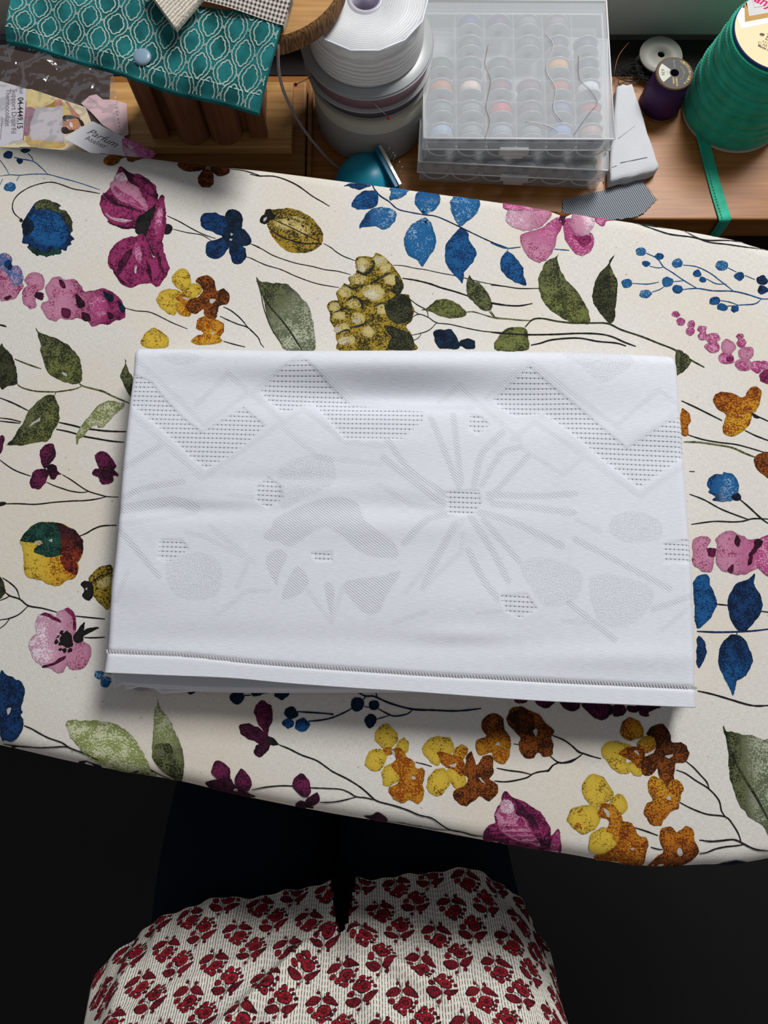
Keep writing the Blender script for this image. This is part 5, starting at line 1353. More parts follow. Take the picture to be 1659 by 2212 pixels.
# ---------------------------------------------------------------- white foam, denim scrap
def build_soft2():
    # keep clear of the boxes: the pad starts right of them
    zt = DZ + .011
    pts = Pxy([(1332,186),(1345,180),(1366,179),(1396,270),(1425,358),(1417,367),(1365,380),(1318,391),(1318,340),(1326,260)], zt)
    root = empty('foam_pad', (pts[0][0], pts[0][1], TOP)); tag(root, 'folded white foam pad beside the bobbin boxes', 'foam pad')
    M = mat_plain('white foam', '#c6c8cc', .95, 0, .1, .06, 60., .5, 900.)
    p = np.array([a + (b - a) * k / 6 for a, b in zip(pts, np.roll(pts, -1, 0)) for k in range(6)]); c = p.mean(0); n = len(p)
    for name, prof in (('lower_fold', ((.0012, .0004), (0, .0014), (0, .0040), (.0012, .0052), (.004, .0054))), ('upper_fold', ((.0012, .0056), (.0002, .0066), (0, .0092), (.0014, .0108), (.005, .0112)))):
        m = MB(); vs = []
        for q, (ins, z) in enumerate(prof):
            for i in range(n): d = c - p[i]; d = d / np.linalg.norm(d); w = .0005 * sin(i * 1.3 + q); vs.append((p[i][0] + d[0] * (ins + w), p[i][1] + d[1] * (ins + w), TOP + z + .0004 * sin(i * .5)))
        m.add(vs, [(q*n+i, q*n+(i+1) % n, (q+1)*n+(i+1) % n, (q+1)*n+i) for q in range(4) for i in range(n)] + [tuple(range(n))[::-1], tuple(range(4*n, 5*n))], 0, True)
        part(m, name, M, root)
    m = MB()
    for a, b in (((1335,300),(1372,272)), ((1340,352),(1398,340)), ((1322,362),(1332,358))):
        q = [P(a[0] + (b[0]-a[0]) * k / 5, a[1] + (b[1]-a[1]) * k / 5, zt) + Vector((0, 0, .0004)) for k in range(6)]; m.tube(q, .0003, 5)
    part(m, 'crease', mat_plain('grey crease', '#a9aab0', .95), root)
    # denim scrap
    pts = Pxy([(1215,432),(1300,412),(1385,388),(1402,414),(1417,431),(1404,446),(1388,462),(1370,470),(1300,478),(1215,470)], DZ + .001)
    T = NT('grey denim'); wv = T.node('ShaderNodeTexWave', wave_type='BANDS', bands_direction='X'); wv.inputs['Scale'].default_value = 190.; wv.inputs['Distortion'].default_value = .6
    T.link(T.pos(rot=(0, 0, -.45)), wv.inputs['Vector']); T.base(T.mix(wv.outputs['Fac'], lin('#3f454d'), lin('#a3a9b0'))); T.bump(wv.outputs['Fac'], .4, .0004); T.set(.95, 0, .1)
    p = np.array([a + (b - a) * k / 10 for a, b in zip(pts, np.roll(pts, -1, 0)) for k in range(10)]); p += RNG.normal(0, .0003, p.shape)
    m = MB(); m.prism([tuple(q) for q in p][::-1] if area2(p, range(len(p))) < 0 else [tuple(q) for q in p], TOP + .0003, TOP + .0013)
    root = empty('denim_scrap', (pts[0][0], pts[0][1], TOP)); tag(root, 'scrap of grey ribbed denim lying on the desk beneath the foam pad', 'fabric scrap')
    part(m, 'denim', T.m, root)
    m = MB()
    for k in range(60):
        a = pts[2] + (pts[4] - pts[2]) * k / 60 if k < 30 else pts[4] + (pts[7] - pts[4]) * (k - 30) / 30
        if k < 30: a = pts[2] + (pts[4] - pts[2]) * k / 30
        d = np.array([abs(RNG.normal(.0012, .0006)), RNG.normal(-.0004, .0006)]); m.tube([(a[0], a[1], TOP + .001), (a[0] + d[0], a[1] + d[1], TOP + .0012)], .00018, 4)
    part(m, 'frayed_threads', mat_plain('frayed denim thread', '#9aa0a8', .9), root)
build_soft2()
# ---------------------------------------------------------------- thread spools
def build_threads():
    top = P(1452, 158, -.040); b0 = P(1432, 258, DZ); ax = Vector((.2345, .4690, TOP))
    root = empty('thread_spool', tuple(ax)); tag(root, 'dark purple thread spool with a black and gold label', 'thread spool')
    H = .036; R = .0172
    m = MB(); M = Matrix.Translation(ax); m.lathe([(.004, .0012), (.0172, .0012), (.0174, .010), (.0160, .022), (.0146, H - .0024), (.004, H - .0024)], M, 48, closed=True); part(m, 'wound_thread', satin('purple thread', '#3d1350', 1600., .6), root)
    for z, r in ((0, .0176), (H - .0022, .0152)):
        m = MB(); m.lathe([(.004, z), (r - .0005, z), (r, z + .0006), (r, z + .0014), (r - .0006, z + .0020), (.004, z + .0020)], M, 48, closed=True); part(m, 'flange', mat_plain('bronze plastic', '#6f5a44', .4, .2), root)
    zt = H - .0001; o = MB(); n = 48; rin, rout = .0034, .0134
    o.add([(ax.x + r * cos(2*pi*k/n), ax.y + r * sin(2*pi*k/n), TOP + zt) for k in range(n) for r in (rin, rout)], [(2*k, 2*k+1, (2*k+3) % (2*n), (2*k+2) % (2*n)) for k in range(n)])
    lab = part(o, 'paper_label', mat_plain('black label', '#0d0d10', .5), root, label='black round label with a white colour patch')
    pr = Print(); wh = ('#cfd0c4', '#c3c4b8', .2); gold = ('#e0c878', '#b79a4a', .3); ink = ('#33332f', '#222', .1)
    ink = ('#2c2c2a', '#222220', .1)
    w = [(r * cos(a), r * sin(a)) for r, aa in ((.0128, np.linspace(radians(138), radians(222), 12)), (.0042, np.linspace(radians(222), radians(138), 8))) for a in aa]
    pr.blob(w, wh, smooth=False, jit=0, edge=1)
    pr.text('636', ink, (-.0106, .0034), .0040, -pi/2); pr.text('Color', ink, (-.0060, .0024), .0017, -pi/2)
    pr.text('MADE IN', gold, (.0003, -.0040), .0021, -pi/2, bold=.00004); pr.text('JAPAN', gold, (-.0022, -.0042), .0021, -pi/2, bold=.00004)
    pr.text('カントリー', wh, (-.0004, .0118), .0016, -pi/2)
    for k, ch in enumerate('つ用ボタンホール糸30'):
        a = radians(62 - k * 11.5); pr.text(ch, gold, (.0113 * cos(a), .0113 * sin(a)), .0026, a - pi/2, align='CENTER', bold=.00004)
    for k, ch in enumerate('ポリエステル100%'):
        a = radians(45 - k * 11.); pr.text(ch, gold, (.0070 * cos(a), .0070 * sin(a)), .0015, a - pi/2, align='CENTER')
    v2, F2, CA, CB, Hh = pr.cat(); V3 = np.column_stack([v2[:, 0] + ax.x, v2[:, 1] + ax.y, TOP + zt + .00004 + Hh * 2e-6])
    attach_print(lab, V3, F2, CA, CB, M_print)
    # black thread spool behind, pale top disc, loose black thread
    ax2 = Vector((.2340, .5060, TOP)); root = empty('thread_spool', tuple(ax2)); tag(root, 'black thread spool with a pale grey top, behind the purple spool', 'thread spool')
    blk = satin('black thread', '#0b0a0b', 1500., .7); H = .015
    M = Matrix.Translation(ax2)
    m = MB(); m.lathe([(.004, .0015), (.0150, .0015), (.0156, .008), (.0150, H - .003), (.004, H - .003)], M, 40, closed=True); part(m, 'wound_thread', blk, root)
    for z in (0, H - .0028):
        m = MB(); m.lathe([(.003, z), (.0178, z), (.0184, z + .0008), (.0178, z + .0018), (.003, z + .0018)], M, 56, closed=True); part(m, 'flange', mat_plain('pale grey spool end', '#8f8f86', .5), root)
    m = MB()
    for k in range(26):
        a0 = RNG.uniform(0, 2*pi); pts = []
        c = Vector((ax2.x + RNG.normal(-.012, .010), ax2.y - .006 + RNG.normal(-.004, .004), TOP + abs(RNG.normal(.004, .003)) + .001)); r = RNG.uniform(.006, .016)
        for q in range(9): a = a0 + q * .55; pts.append(c + Vector((r * cos(a), r * .45 * sin(a), .002 * sin(a * 2 + k) + .002)))
        m.tube(curve3(pts, .002), .0003, 4)
    o = m.build('loose_thread', blk, root, tuple(ax2)); o['label'] = 'tangle of loose black thread'
    # orange loose thread
    pts = [P(1326, 175, DZ + .002), P(1328, 150, DZ + .01), P(1338, 118, DZ + .014), P(1358, 92, DZ + .014)]
    m = MB(); m.tube(curve3(pts, .002), .00035, 5); o = m.build('orange_thread', mat_plain('orange thread', '#a8622a', .7), None, tuple(pts[0])); tag(o, 'loose orange thread sticking up behind the bobbin box', 'thread')
    pts = [P(1308, 335, DZ + .030), P(1304, 352, DZ + .020), P(1306, 385, DZ + .012), P(1302, 408, DZ + .003)]
build_threads()
def build_green():
    cx, cy = .2965, .4655; root = empty('bias_tape_spool', (cx, cy, TOP)); tag(root, 'tall green bias tape spool with a cream paper label', 'bias tape spool')
    M = Matrix.Translation((cx, cy, TOP)); H = .0800
    card = mat_plain('spool card', '#b7b3a6', .7, var=.04)
    m = MB(); m.lathe([(.012, .0002), (.0435, .0002), (.0437, .0010), (.0435, .0018), (.012, .0018)], M, 64, closed=True); part(m, 'base_disc', card, root)
    T = NT('green satin tape'); n = T.noise(T.pos(), 90., 2); T.base(T.mix(T.ramp(n, .3, .7), lin('#159a78'), lin('#24b896'))); T.bump(T.noise(T.pos(), 1500., 2), .2, .0003); green = T.set(.6, 0, .25, .2)
    m = MB(); m.lathe([(.012, .002), (.0385, .002), (.0380, .03), (.0335, .06), (.0325, H - .002), (.012, H - .002)], M, 64, closed=True); part(m, 'wound_tape', green, root)
    # overlapping turns of folded tape, each a tilted flattened hoop
    st = mat_plain('stitched edge', '#2fae90', .7, var=.05)
    turns = MB(); thin = MB(); nt = 17
    for k in range(nt):
        z = .0075 + (H - .013) * k / (nt - 1); R = np.interp(z, [0, .03, .055, H], [.0425, .0415, .0380, .0350]) - .0006 * (k % 3)
        tx, ty = RNG.normal(0, .07), RNG.normal(.05, .07)
        prof = [(-.0030, -.0050), (.0000, -.0056), (.0012, -.0030), (.0014, .0015), (.0006, .0050), (-.0025, .0056)]
        vs = []; N = 60
        for i in range(N):
            a = 2*pi*i/N; dz = R * (tx * cos(a) + ty * sin(a)) * .45 + .0008 * sin(3*a + k)
            for pr_, pz in prof: rr = R + pr_; vs.append((cx + rr * cos(a), cy + rr * sin(a), TOP + min(max(z + dz + pz, .0021), H - .0012)))
        q = len(prof); turns.add(vs, [(i*q+j, ((i+1) % N)*q+j, ((i+1) % N)*q+j+1, i*q+j+1) for i in range(N) for j in range(q-1)], 0, True)
        for i in range(0, 90):
            a = 2*pi*i/90; a2 = a + 2*pi/90*.55; f = lambda t: R * (tx*cos(t) + ty*sin(t)) * .45 + .0008*sin(3*t + k)
            zz = [min(max(z + f(t) + .0036, .0025), H - .0014) for t in (a, a2)]
            thin.tube([(cx + (R+.00105)*cos(a), cy + (R+.00105)*sin(a), TOP + zz[0]), (cx + (R+.00105)*cos(a2), cy + (R+.00105)*sin(a2), TOP + zz[1])], .00028, 4, 0, False)
    part(turns, 'tape_turns', green, root); part(thin, 'edge_stitching', st, root)
    m = MB(); m.lathe([(.010, H - .001), (.0345, H - .001), (.0349, H + .0003), (.0343, H + .0014), (.010, H + .0014)], M, 64, closed=True); part(m, 'top_disc', mat_plain('blue card edge', '#1f3a78', .6), root)
    o = MB(); n = 64; zt = TOP + H + .0016; Rl = .0341
    o.add([(cx + r * cos(2*pi*k/n), cy + r * sin(2*pi*k/n), zt) for k in range(n) for r in (.007, Rl)], [(2*k, 2*k+1, (2*k+3) % (2*n), (2*k+2) % (2*n)) for k in range(n)])
    lab = part(o, 'paper_label', mat_plain('cream paper', '#e3cfa4', .6, var=.02), root, label='cream and white round paper label')
    def L(px, py): q = P(px, py, DZ + H + .0016); return np.array([q.x - cx, q.y - cy])
    # label artwork, laid out in the label's own plane
    k = lambda s: np.array([L(1560 + a / 15.8, b / 15.8) for a, b in parse(s)])
    pr = Print(); E = dict(smooth=False, jit=0, edge=1, cell=.01)
    whp = k('470,0 440,300 470,560 650,975 2400,620 2400,-900 600,-900'); pr.blob(whp, ('#e9e9ea', '#e4e4e4', .1), **E)
    pr.blob(k('540,0 775,755 2300,460 2300,300 920,550 740,0 500,-700 400,-700'), ('#b7945a', '#a98750', .2), **E)
    pr.blob(k('740,0 920,550 2300,290 2300,-700 500,-700'), ('#c9cbca', '#c0c2c2', .2), **E)
    pr.line(k('960,-120 1095,268 2200,60'), ('#6f7480', '#666a75', .2), .0004, smooth=False, taper=1)
    cc = L(1560 + 1360/15.8, 1185/15.8); pr.oval(cc, .0019, .0015, ('#8f8672', '#6d6656', .3), jit=0); pr.line(np.array([cc + [-.0016, .0002], cc + [.0016, -.0002]]), ('#4d463c', '#443e34', .2), .0010, smooth=False, taper=1)
    pk = ('#c91f63', '#a8164d', .2); a0 = -.35
    def tx(s, px, py, size, ang, c, **kw): p = L(1560 + px/15.8, py/15.8); pr.text(s, c, tuple(p), size, ang, **kw)
    tx('any', 1060, 40, .0105, -.50, pk, shear=.25, bold=.0002)
    br = ('#5b4a36', '#4d3f2e', .2)
    tx('BOR', 1258, 1215, .0013, -.30, ('#d9d0bc', '#d9d0bc', .1))
    tx('byetsa', 1450, 1330, .0062, -.62, br); tx('COMERCIAL', 1500, 1165, .0018, -.62, br)
    tx('R.R.I. 08-', 1360, 1425, .0022, -.52, br); tx('C/ ARTESANS', 1200, 1470, .0030, -.52, br); tx('Made in Spain', 1205, 1575, .0030, -.52, br, bold=.00006)
    v2, F2, CA, CB, Hh = pr.cat()
    keep = np.hypot(v2[:, 0], v2[:, 1]); s = np.where(keep > Rl - .0002, (Rl - .0002) / np.maximum(keep, 1e-6), 1); v2 = v2 * s[:, None]
    V3 = np.column_stack([v2[:, 0] + cx, v2[:, 1] + cy, zt + .00005 + Hh * 2e-6]); attach_print(lab, V3, F2, CA, CB, M_print)
    # the loose tail of tape running over the desk edge
    c = [(1500,262),(1516,300),(1530,345),(1543,395),(1556,440),(1566,472)]
    path = [P(a, b, DZ + .0012) for a, b in c]; path[0].z += .006; path[1].z += .0015
    e = path[-1]; path += [Vector((e.x + .0004, .3598, TOP - .0015)), Vector((e.x + .0008, .3592, TOP - .012)), Vector((e.x + .0015, .3590, TOP - .05)), Vector((e.x + .002, .3588, TOP - .10))]
    q = curve3(path, .003); m = MB(); s2 = MB(); W = .0050; vs = []; Lf = []
    for i, p in enumerate(q):
        d = (q[min(i+1, len(q)-1)] - q[max(i-1, 0)]).normalized(); sd = Vector((1, .12, 0)); sd = (sd - d * sd.dot(d)).normalized(); nn = sd.cross(d).normalized()
        if nn.z < -.1 or (abs(nn.z) <= .1 and nn.y > 0): nn = -nn
        for o, h in ((-1, .0), (-.55, .0007), (0, .0009), (.7, .0009), (1, .0003)): vs.append(p + sd * W * o + nn * h)
        Lf.append(p - sd * W * .55 + nn * .0011)
    m.add(vs, [(i*5+j, i*5+j+1, (i+1)*5+j+1, (i+1)*5+j) for i in range(len(q)-1) for j in range(4)], 0, True)
    part(m, 'loose_tail', green, root, label='loose end of green tape hanging over the desk edge')
    for i in range(0, len(Lf) - 1): s2.tube([Lf[i], Lf[i].lerp(Lf[i+1], .6)], .00028, 4)
    part(s2, 'tail_stitching', st, root)
build_green()
def build_loose():
    z = DZ + .0285 + .0272
    for lab, col, r, px in (('long pale brown thread lying down the middle of the upper bobbin box', '#8d8177', .00022, [(1055,95),(1048,140),(1060,175),(1050,230),(1058,262),(1048,300)]),
        ('pale thread lying in a hook shape on the right of the upper bobbin box', '#cfcdc8', .00025, [(1178,72),(1195,98),(1180,150),(1200,190),(1196,235),(1215,262)]),
        ('grey thread winding across the right edge of the upper bobbin box', '#8c8c90', .00022, [(1250,120),(1252,170),(1275,195),(1290,222),(1272,245),(1240,290)]),
        ('pale thread lying slantwise near the front of the upper bobbin box', '#d5d3cf', .00025, [(1135,262),(1165,266),(1195,276),(1205,284)])):
        q = curve3([P(a, b, z) for a, b in px], .003); m = MB(); m.tube(q, r, 5); o = m.build('loose_thread', mat_plain('thread ' + col, col, .8), None, tuple(q[0])); tag(o, lab, 'thread')
    q = curve3([P(1308, 330, DZ + .030), P(1307, 345, DZ + .018), P(1305, 370, DZ + .0125), P(1303, 398, DZ + .0035)], .003); m = MB(); m.tube(q, .0003, 5)
    o = m.build('loose_thread', mat_plain('dark thread', '#3a3938', .8), None, tuple(q[0])); tag(o, 'dark thread hanging between the bobbin boxes and the white foam pad', 'thread')
build_loose()
# ---------------------------------------------------------------- plastic packet and card at the left
def build_packet():
    zc = DZ + .0235
    root = empty('plastic_packet', tuple(P(130, 250, zc))); tag(root, 'clear crinkled plastic packet with a printed paper insert, lying at the left', 'packet')
    def pl(px, py, z): p = P(px, py, z); return np.array([p.x, p.y])
    fz = lambda s, z: np.array([pl(a / 4.879, 90 + b / 4.879, z) for a, b in parse(s)])
    ins = fz('-500,290 0,415 290,500 330,500 900,690 960,840 1010,1250 -500,1250', zc)
    m = MB(); m.prism([tuple(p) for p in (ins if area2(ins, range(len(ins))) > 0 else ins[::-1])], Z0 + zc - .0006, Z0 + zc)
    card = part(m, 'paper_insert', mat_plain('insert paper', '#d9c9a6', .6, var=.03), root, label='printed insert with reference text and a woman in a pale tee')
    pr = Print(); E = dict(smooth=False, jit=0, edge=1); b = lambda s, c, **k: pr.blob(fz(s, zc), c, **{**dict(jit=.0001, cell=.004, edge=.9), **k})
    b('-480,300 0,420 285,505 240,1040 -480,1230', ('#cfcdd6', '#c4c2cc', .2), **E)
    b('282,510 292,510 252,1040 240,1040', ('#b9694a', '#a85a3c', .2), **E)
    b('300,505 590,610 580,680 430,720 380,700 290,680', ('#e0cd93', '#cdb06a', .3)); b('560,640 590,610 580,690 500,700 430,712', ('#a88a3a', '#94782e', .3))
    b('660,640 740,720 760,800 680,790 640,700', ('#d9c07a', '#c2a452', .3)); b('300,990 660,1060 640,1120 320,1100', ('#d3b268', '#bd9646', .3))
    b('740,660 900,740 950,840 880,900 800,770', ('#ead9b8', '#dcc79c', .3))
    b('285,690 375,715 345,800 320,870 320,975 250,980 262,800', ('#a8808f', '#7d5a6c', .4))
    sk = ('#c98d74', '#a86c54', .3); hair = ('#3b2822', '#1f1512', .4)
    b('585,690 590,615 650,620 650,690', sk); b('690,640 720,640 780,720 830,770 845,810 800,800 760,775 730,700', sk); b('660,820 700,820 710,905 665,900', sk)
    b('560,690 650,680 668,760 660,870 668,960 672,1060 560,1050 410,1040 320,1030 320,900 350,790 390,705', ('#cbc5cb', '#bab3bb', .3))
    b('665,785 740,778 820,800 870,840 890,880 850,890 800,830 720,820 670,830', hair); b('650,905 700,900 740,930 800,925 750,960 690,975 650,960', hair); b('660,800 690,800 690,840 665,835', hair)
    b('700,860 730,825 790,808 840,830 858,870 830,915 780,930 730,915', sk, cell=.002); b('830,815 880,850 885,885 850,885', hair)
    b('735,850 760,860 770,905 750,905 735,880', ('#efe3dc', '#e0c8bf', .2), cell=.001); b('790,830 815,838 808,860 790,855', ('#d9a033', '#b9801f', .2), cell=.001); b('775,885 800,890 795,910 772,905', ('#d9a033', '#b9801f', .2), cell=.001)
    ink = ('#4a4648', '#3d393b', .1)
    u0 = pl(210 / 4.879, 90 + 480 / 4.879, zc); u1 = pl(200 / 4.879, 90 + 905 / 4.879, zc); dd = u1 - u0; ang = math.atan2(dd[1], dd[0]); Ln = np.linalg.norm(dd)
    def tx(s, px, py, ln, c=ink, bold=0.): 
        o = pl(px / 4.879, 90 + py / 4.879, zc); n0 = pr.n
        pr.text(s, c, (0, 0), .01, 0, bold=bold); v = pr.V[-1]; w = v[:, 0].max(); sc = ln / w
        R = np.array([[cos(ang), -sin(ang)], [sin(ang), cos(ang)]]); pr.V[-1] = (v * sc) @ R.T + o
    tx('Réf:', 205, 480, Ln * .18); tx('04-4449.15', 190, 590, Ln * .77, ('#2b2729', '#222', .1) if False else ('#2b2729', '#221f21', .1), .0002); tx('Support Droit Fil', 130, 505, Ln * 1.09); tx('Thermocollant', 65, 500, Ln * .93)
    pr.line(fz('-60,780 25,800 5,1030 -80,1050', zc), ink, .0004, smooth=False, taper=1)
    v2, F2, CA, CB, Hh = pr.cat(); V3 = np.column_stack([v2, Z0 + zc + .00006 + Hh * 1.5e-6]); attach_print(card, V3, F2, CA * .9, CB, M_print)
    # clear film over it
    c4 = [P(-130, 40, DZ + .052), P(245, 152, DZ + .030), P(278, 345, zc + .002), P(-130, 345, zc + .002)]
    T = NT('crinkled clear film'); p = T.pos(); n1 = T.noise(p, 60., 2, .5); tr = T.node('ShaderNodeBsdfTransparent'); gl = T.node('ShaderNodeBsdfGlossy'); gl.inputs['Roughness'].default_value = .12; gl.inputs['Color'].default_value = (.95, .95, 1, 1)
    mx = T.node('ShaderNodeMixShader'); lw = T.node('ShaderNodeLayerWeight'); lw.inputs['Blend'].default_value = .35
    bp = T.node('ShaderNodeBump'); bp.inputs['Strength'].default_value = .6; bp.inputs['Distance'].default_value = .009; T.link(n1, bp.inputs['Height']); T.link(bp.outputs[0], gl.inputs['Normal']); T.link(bp.outputs[0], lw.inputs['Normal'])
    T.link(T.math('ADD', T.math('MULTIPLY', lw.outputs['Fresnel'], .35), .03, clamp=True), mx.inputs[0]); T.link(tr.outputs[0], mx.inputs[1]); T.link(gl.outputs[0], mx.inputs[2]); T.link(mx.outputs[0], T.out.inputs[0])
    from mathutils import noise as mnoise
    def film(a, bb):
        q = c4[0].lerp(c4[1], a).lerp(c4[3].lerp(c4[2], a), bb); h = .0022 + .0035 * abs(mnoise.noise(q * 70.)) * (1 - .6 * bb) + .0012 * abs(mnoise.noise(q * 170.))
        return q + Vector((0, 0, h))
    m = MB(); m.grid(film, 90, 60); part(m, 'clear_film', T.m, root)
    m = MB()
    for k in range(14):
        a = film(.985, .42 + k * .04); m.ball(a + Vector((0, 0, .0003)), .0006, 6)
    part(m, 'seal_dots', mat_plain('white seal dots', '#d8d6da', .4), root)
    # pale pink tissue inside the packet
    pr = Print(); tis = MB(); poly = fz('850,640 940,560 1010,545 1080,600 1180,600 1330,640 1350,960 1290,1000 1080,870 960,740', zc); pl2 = poly if area2(poly, range(len(poly))) > 0 else poly[::-1]
    tis.prism([tuple(q) for q in pl2], Z0 + zc - .0018, Z0 + zc - .0010); part(tis, 'pink_tissue', mat_plain('pink tissue', '#d3b3b8', .6, var=.25, scale=70.), root, label='crumpled pale pink tissue')
    sh = MB(); poly = Pxy([(-200, 60), (238, 150), (232, 345), (-200, 345)], DZ + .0212); pl2 = poly if area2(poly, range(4)) > 0 else poly[::-1]
    sh.prism([tuple(q) for q in pl2], TOP + .0203, TOP + .0213); part(sh, 'brown_backing', mat_plain('dark brown backing', '#3a2a22', .6, var=.2, scale=40.), root, label='dark brown backing sheet')
    # business card
    zk = zc + .0095
    q = fz('672,1017 978,838 1640,1180 1400,1420', zk); q = q if area2(q, range(4)) > 0 else q[::-1]
    r2 = empty('business_card', (q[0][0], q[0][1], Z0 + zk)); tag(r2, 'white business card with script lettering and a pink corner, resting on the plastic packet', 'card')
    m = MB(); m.prism([tuple(p) for p in q], Z0 + zk - .0005, Z0 + zk); cd = part(m, 'card', mat_plain('white card', '#d8d8de', .5, var=.02), r2)
    pr = Print(); g = lambda s, c, **k: pr.blob(fz(s, zk), c, **{**dict(jit=.0003, cell=.004), **k})
    g('1330,1022 1630,1178 1500,1260 1430,1180 1330,1130 1290,1090', ('#d98bb8', '#b8468c', .4)); g('1300,1090 1350,1120 1430,1180 1480,1260 1400,1300 1290,1160', ('#e9c7da', '#d99ac0', .3)); g('1340,1090 1400,1100 1380,1140', ('#f0e6ee', '#f0e6ee', .1))
    def tx2(s, px, py, qx, qy, c, shear=0., mult=1.):
        o = pl(px / 4.879, 90 + py / 4.879, zk); e = pl(qx / 4.879, 90 + qy / 4.879, zk); d = e - o; a = math.atan2(d[1], d[0]); pr.text(s, c, (0, 0), .01, 0, shear=shear); v = pr.V[-1]; sc = np.linalg.norm(d) / v[:, 0].max()
        R = np.array([[cos(a), -sin(a)], [sin(a), cos(a)]]); pr.V[-1] = (v * [sc, sc * mult]) @ R.T + o
    tx2('Parfum', 905, 960, 1225, 1120, ('#5a5658', '#4a4648', .1), .5, .8); tx2('Atelier', 890, 1030, 1110, 1130, ('#6a6668', '#5a5658', .1), 0, .9)
    v2, F2, CA, CB, Hh = pr.cat(); V3 = np.column_stack([v2, Z0 + zk + .00006 + Hh * 2e-6]); attach_print(cd, V3, F2, CA, CB, M_print)
build_packet()
# ================================================================ the seated person in the printed blouse
def skin_body(name, joints, edges, mat, parent=None, sub=2, loc=(0, 0, 0)):
    me = bpy.data.meshes.new(name); me.from_pydata([tuple(Vector(j[:3]) - Vector(loc)) for j in joints], edges, [])
    o = bpy.data.objects.new(name, me); COL.objects.link(o); me.materials.append(mat)
    sk = o.modifiers.new('skin', 'SKIN'); sk.use_smooth_shade = True
    if not me.skin_vertices: me.skin_vertices.new()
    for k, j in enumerate(joints):
        v = me.skin_vertices[0].data[k]; r = j[3]; v.radius = r if isinstance(r, tuple) else (r, r); v.use_root = k == 0
    if sub: s = o.modifiers.new('sub', 'SUBSURF'); s.levels = sub; s.render_levels = sub
    if parent is not None: o.parent = parent
    return o
PX = -.044                                   # the person's middle
HEMZ = -.145
PROF = np.array([(-.150, -.168), (-.128, -.186), (-.100, -.214), (-.075, -.240), (-.045, -.266), (.0, -.286), (.06, -.292), (.16, -.292), (.30, -.292)])   # height, front line
PV = np.concatenate([[0], np.cumsum(np.hypot(*np.diff(PROF, axis=0).T))])
def blouse_section(z):
    """centre x, front y, half width, half depth at height z (from the board top)"""
    zs = [-.150, -.11, -.075, -.04, .0, .06, .14, .25]
    return [np.interp(z, zs, q) for q in ([PX, PX + .001, PX + .001, PX, PX - .003, PX - .005, PX - .005, PX - .005], None if False else np.interp(zs, PROF[:, 0], PROF[:, 1]),
            [.174, .178, .183, .186, .186, .180, .18, .18], [.130, .122, .110, .100, .098, .100, .105, .105])]
_ph = np.linspace(-pi, pi, 721); EXPN = 2 / 4.2
_ux = np.sign(np.sin(_ph)) * np.abs(np.sin(_ph)) ** EXPN; _uy = np.sign(np.cos(_ph)) * np.abs(np.cos(_ph)) ** EXPN
_L = np.concatenate([[0], np.cumsum(np.hypot(np.diff(_ux) * .172, np.diff(_uy) * .120))]); _L -= _L[360]
FOLDS = [((-.012, .052), (-.110, .135), .0085, .0060), ((.020, .050), (.125, .125), .0085, .0060), ((-.02, .055), (-.055, .18), .005, .008), ((.02, .055), (.065, .19), .005, .008),
         ((-.005, .04), (-.16, .075), .003, .005), ((.0, .04), (.12, .075), .0035, .005), ((-.15, .02), (-.13, .2), .0035, .010), ((.14, .03), (.115, .2), .004, .010)]
def blouse_S(u, v, h=0.):
    """u: metres across from the middle, v: metres up the cloth from the hem"""
    u = np.asarray(u, float); v = np.asarray(v, float); z = np.interp(v, PV, PROF[:, 0])
    cx, _, hw, hd = blouse_section(z); fy = np.interp(v, PV, PROF[:, 1])
    ux = np.interp(u, _L, _ux); uy = np.interp(u, _L, _uy)
    nx = np.sign(ux) * np.abs(ux) ** (2 / EXPN - 1) / hw; ny = np.sign(uy) * np.abs(uy) ** (2 / EXPN - 1) / hd
    l = np.hypot(nx, ny) + 1e-9; nx, ny = nx / l, ny / l
    x = cx + ux * hw; y = (fy - hd) + uy * hd
    d = np.zeros_like(u)
    for (a, b, amp, w) in FOLDS:
        a, b = np.array(a), np.array(b); ab = b - a; t = np.clip(((u - a[0]) * ab[0] + (v - a[1]) * ab[1]) / (ab @ ab), 0, 1)
        dist = np.hypot(u - a[0] - t * ab[0], v - a[1] - t * ab[1]); d += amp * np.exp(-(dist / w) ** 2) * np.clip(1.3 - t, .2, 1)
    fr = np.exp(-(v / .03) ** 2); d += fr * (.0035 * np.sin(u * 62 + 1.) + .002 * np.sin(u * 131) + .0012 * np.sin(u * 331))
    d += .004 * np.sin(u * 23 + v * 12) * np.exp(-(v / .2)) + .006 * np.exp(-((u - .02) / .02) ** 2 - ((v - .040) / .012) ** 2)
    z = z + fr * .003 * np.sin(u * 47)
    d = d + h
    return np.stack([x + nx * d, y + ny * d * np.interp(v, [0, .12, .2], [.75, .75, 1]) + .10 * (x - cx), z + Z0 + d * np.interp(v, [0, .12, .2], [.65, .65, .1])], -1)
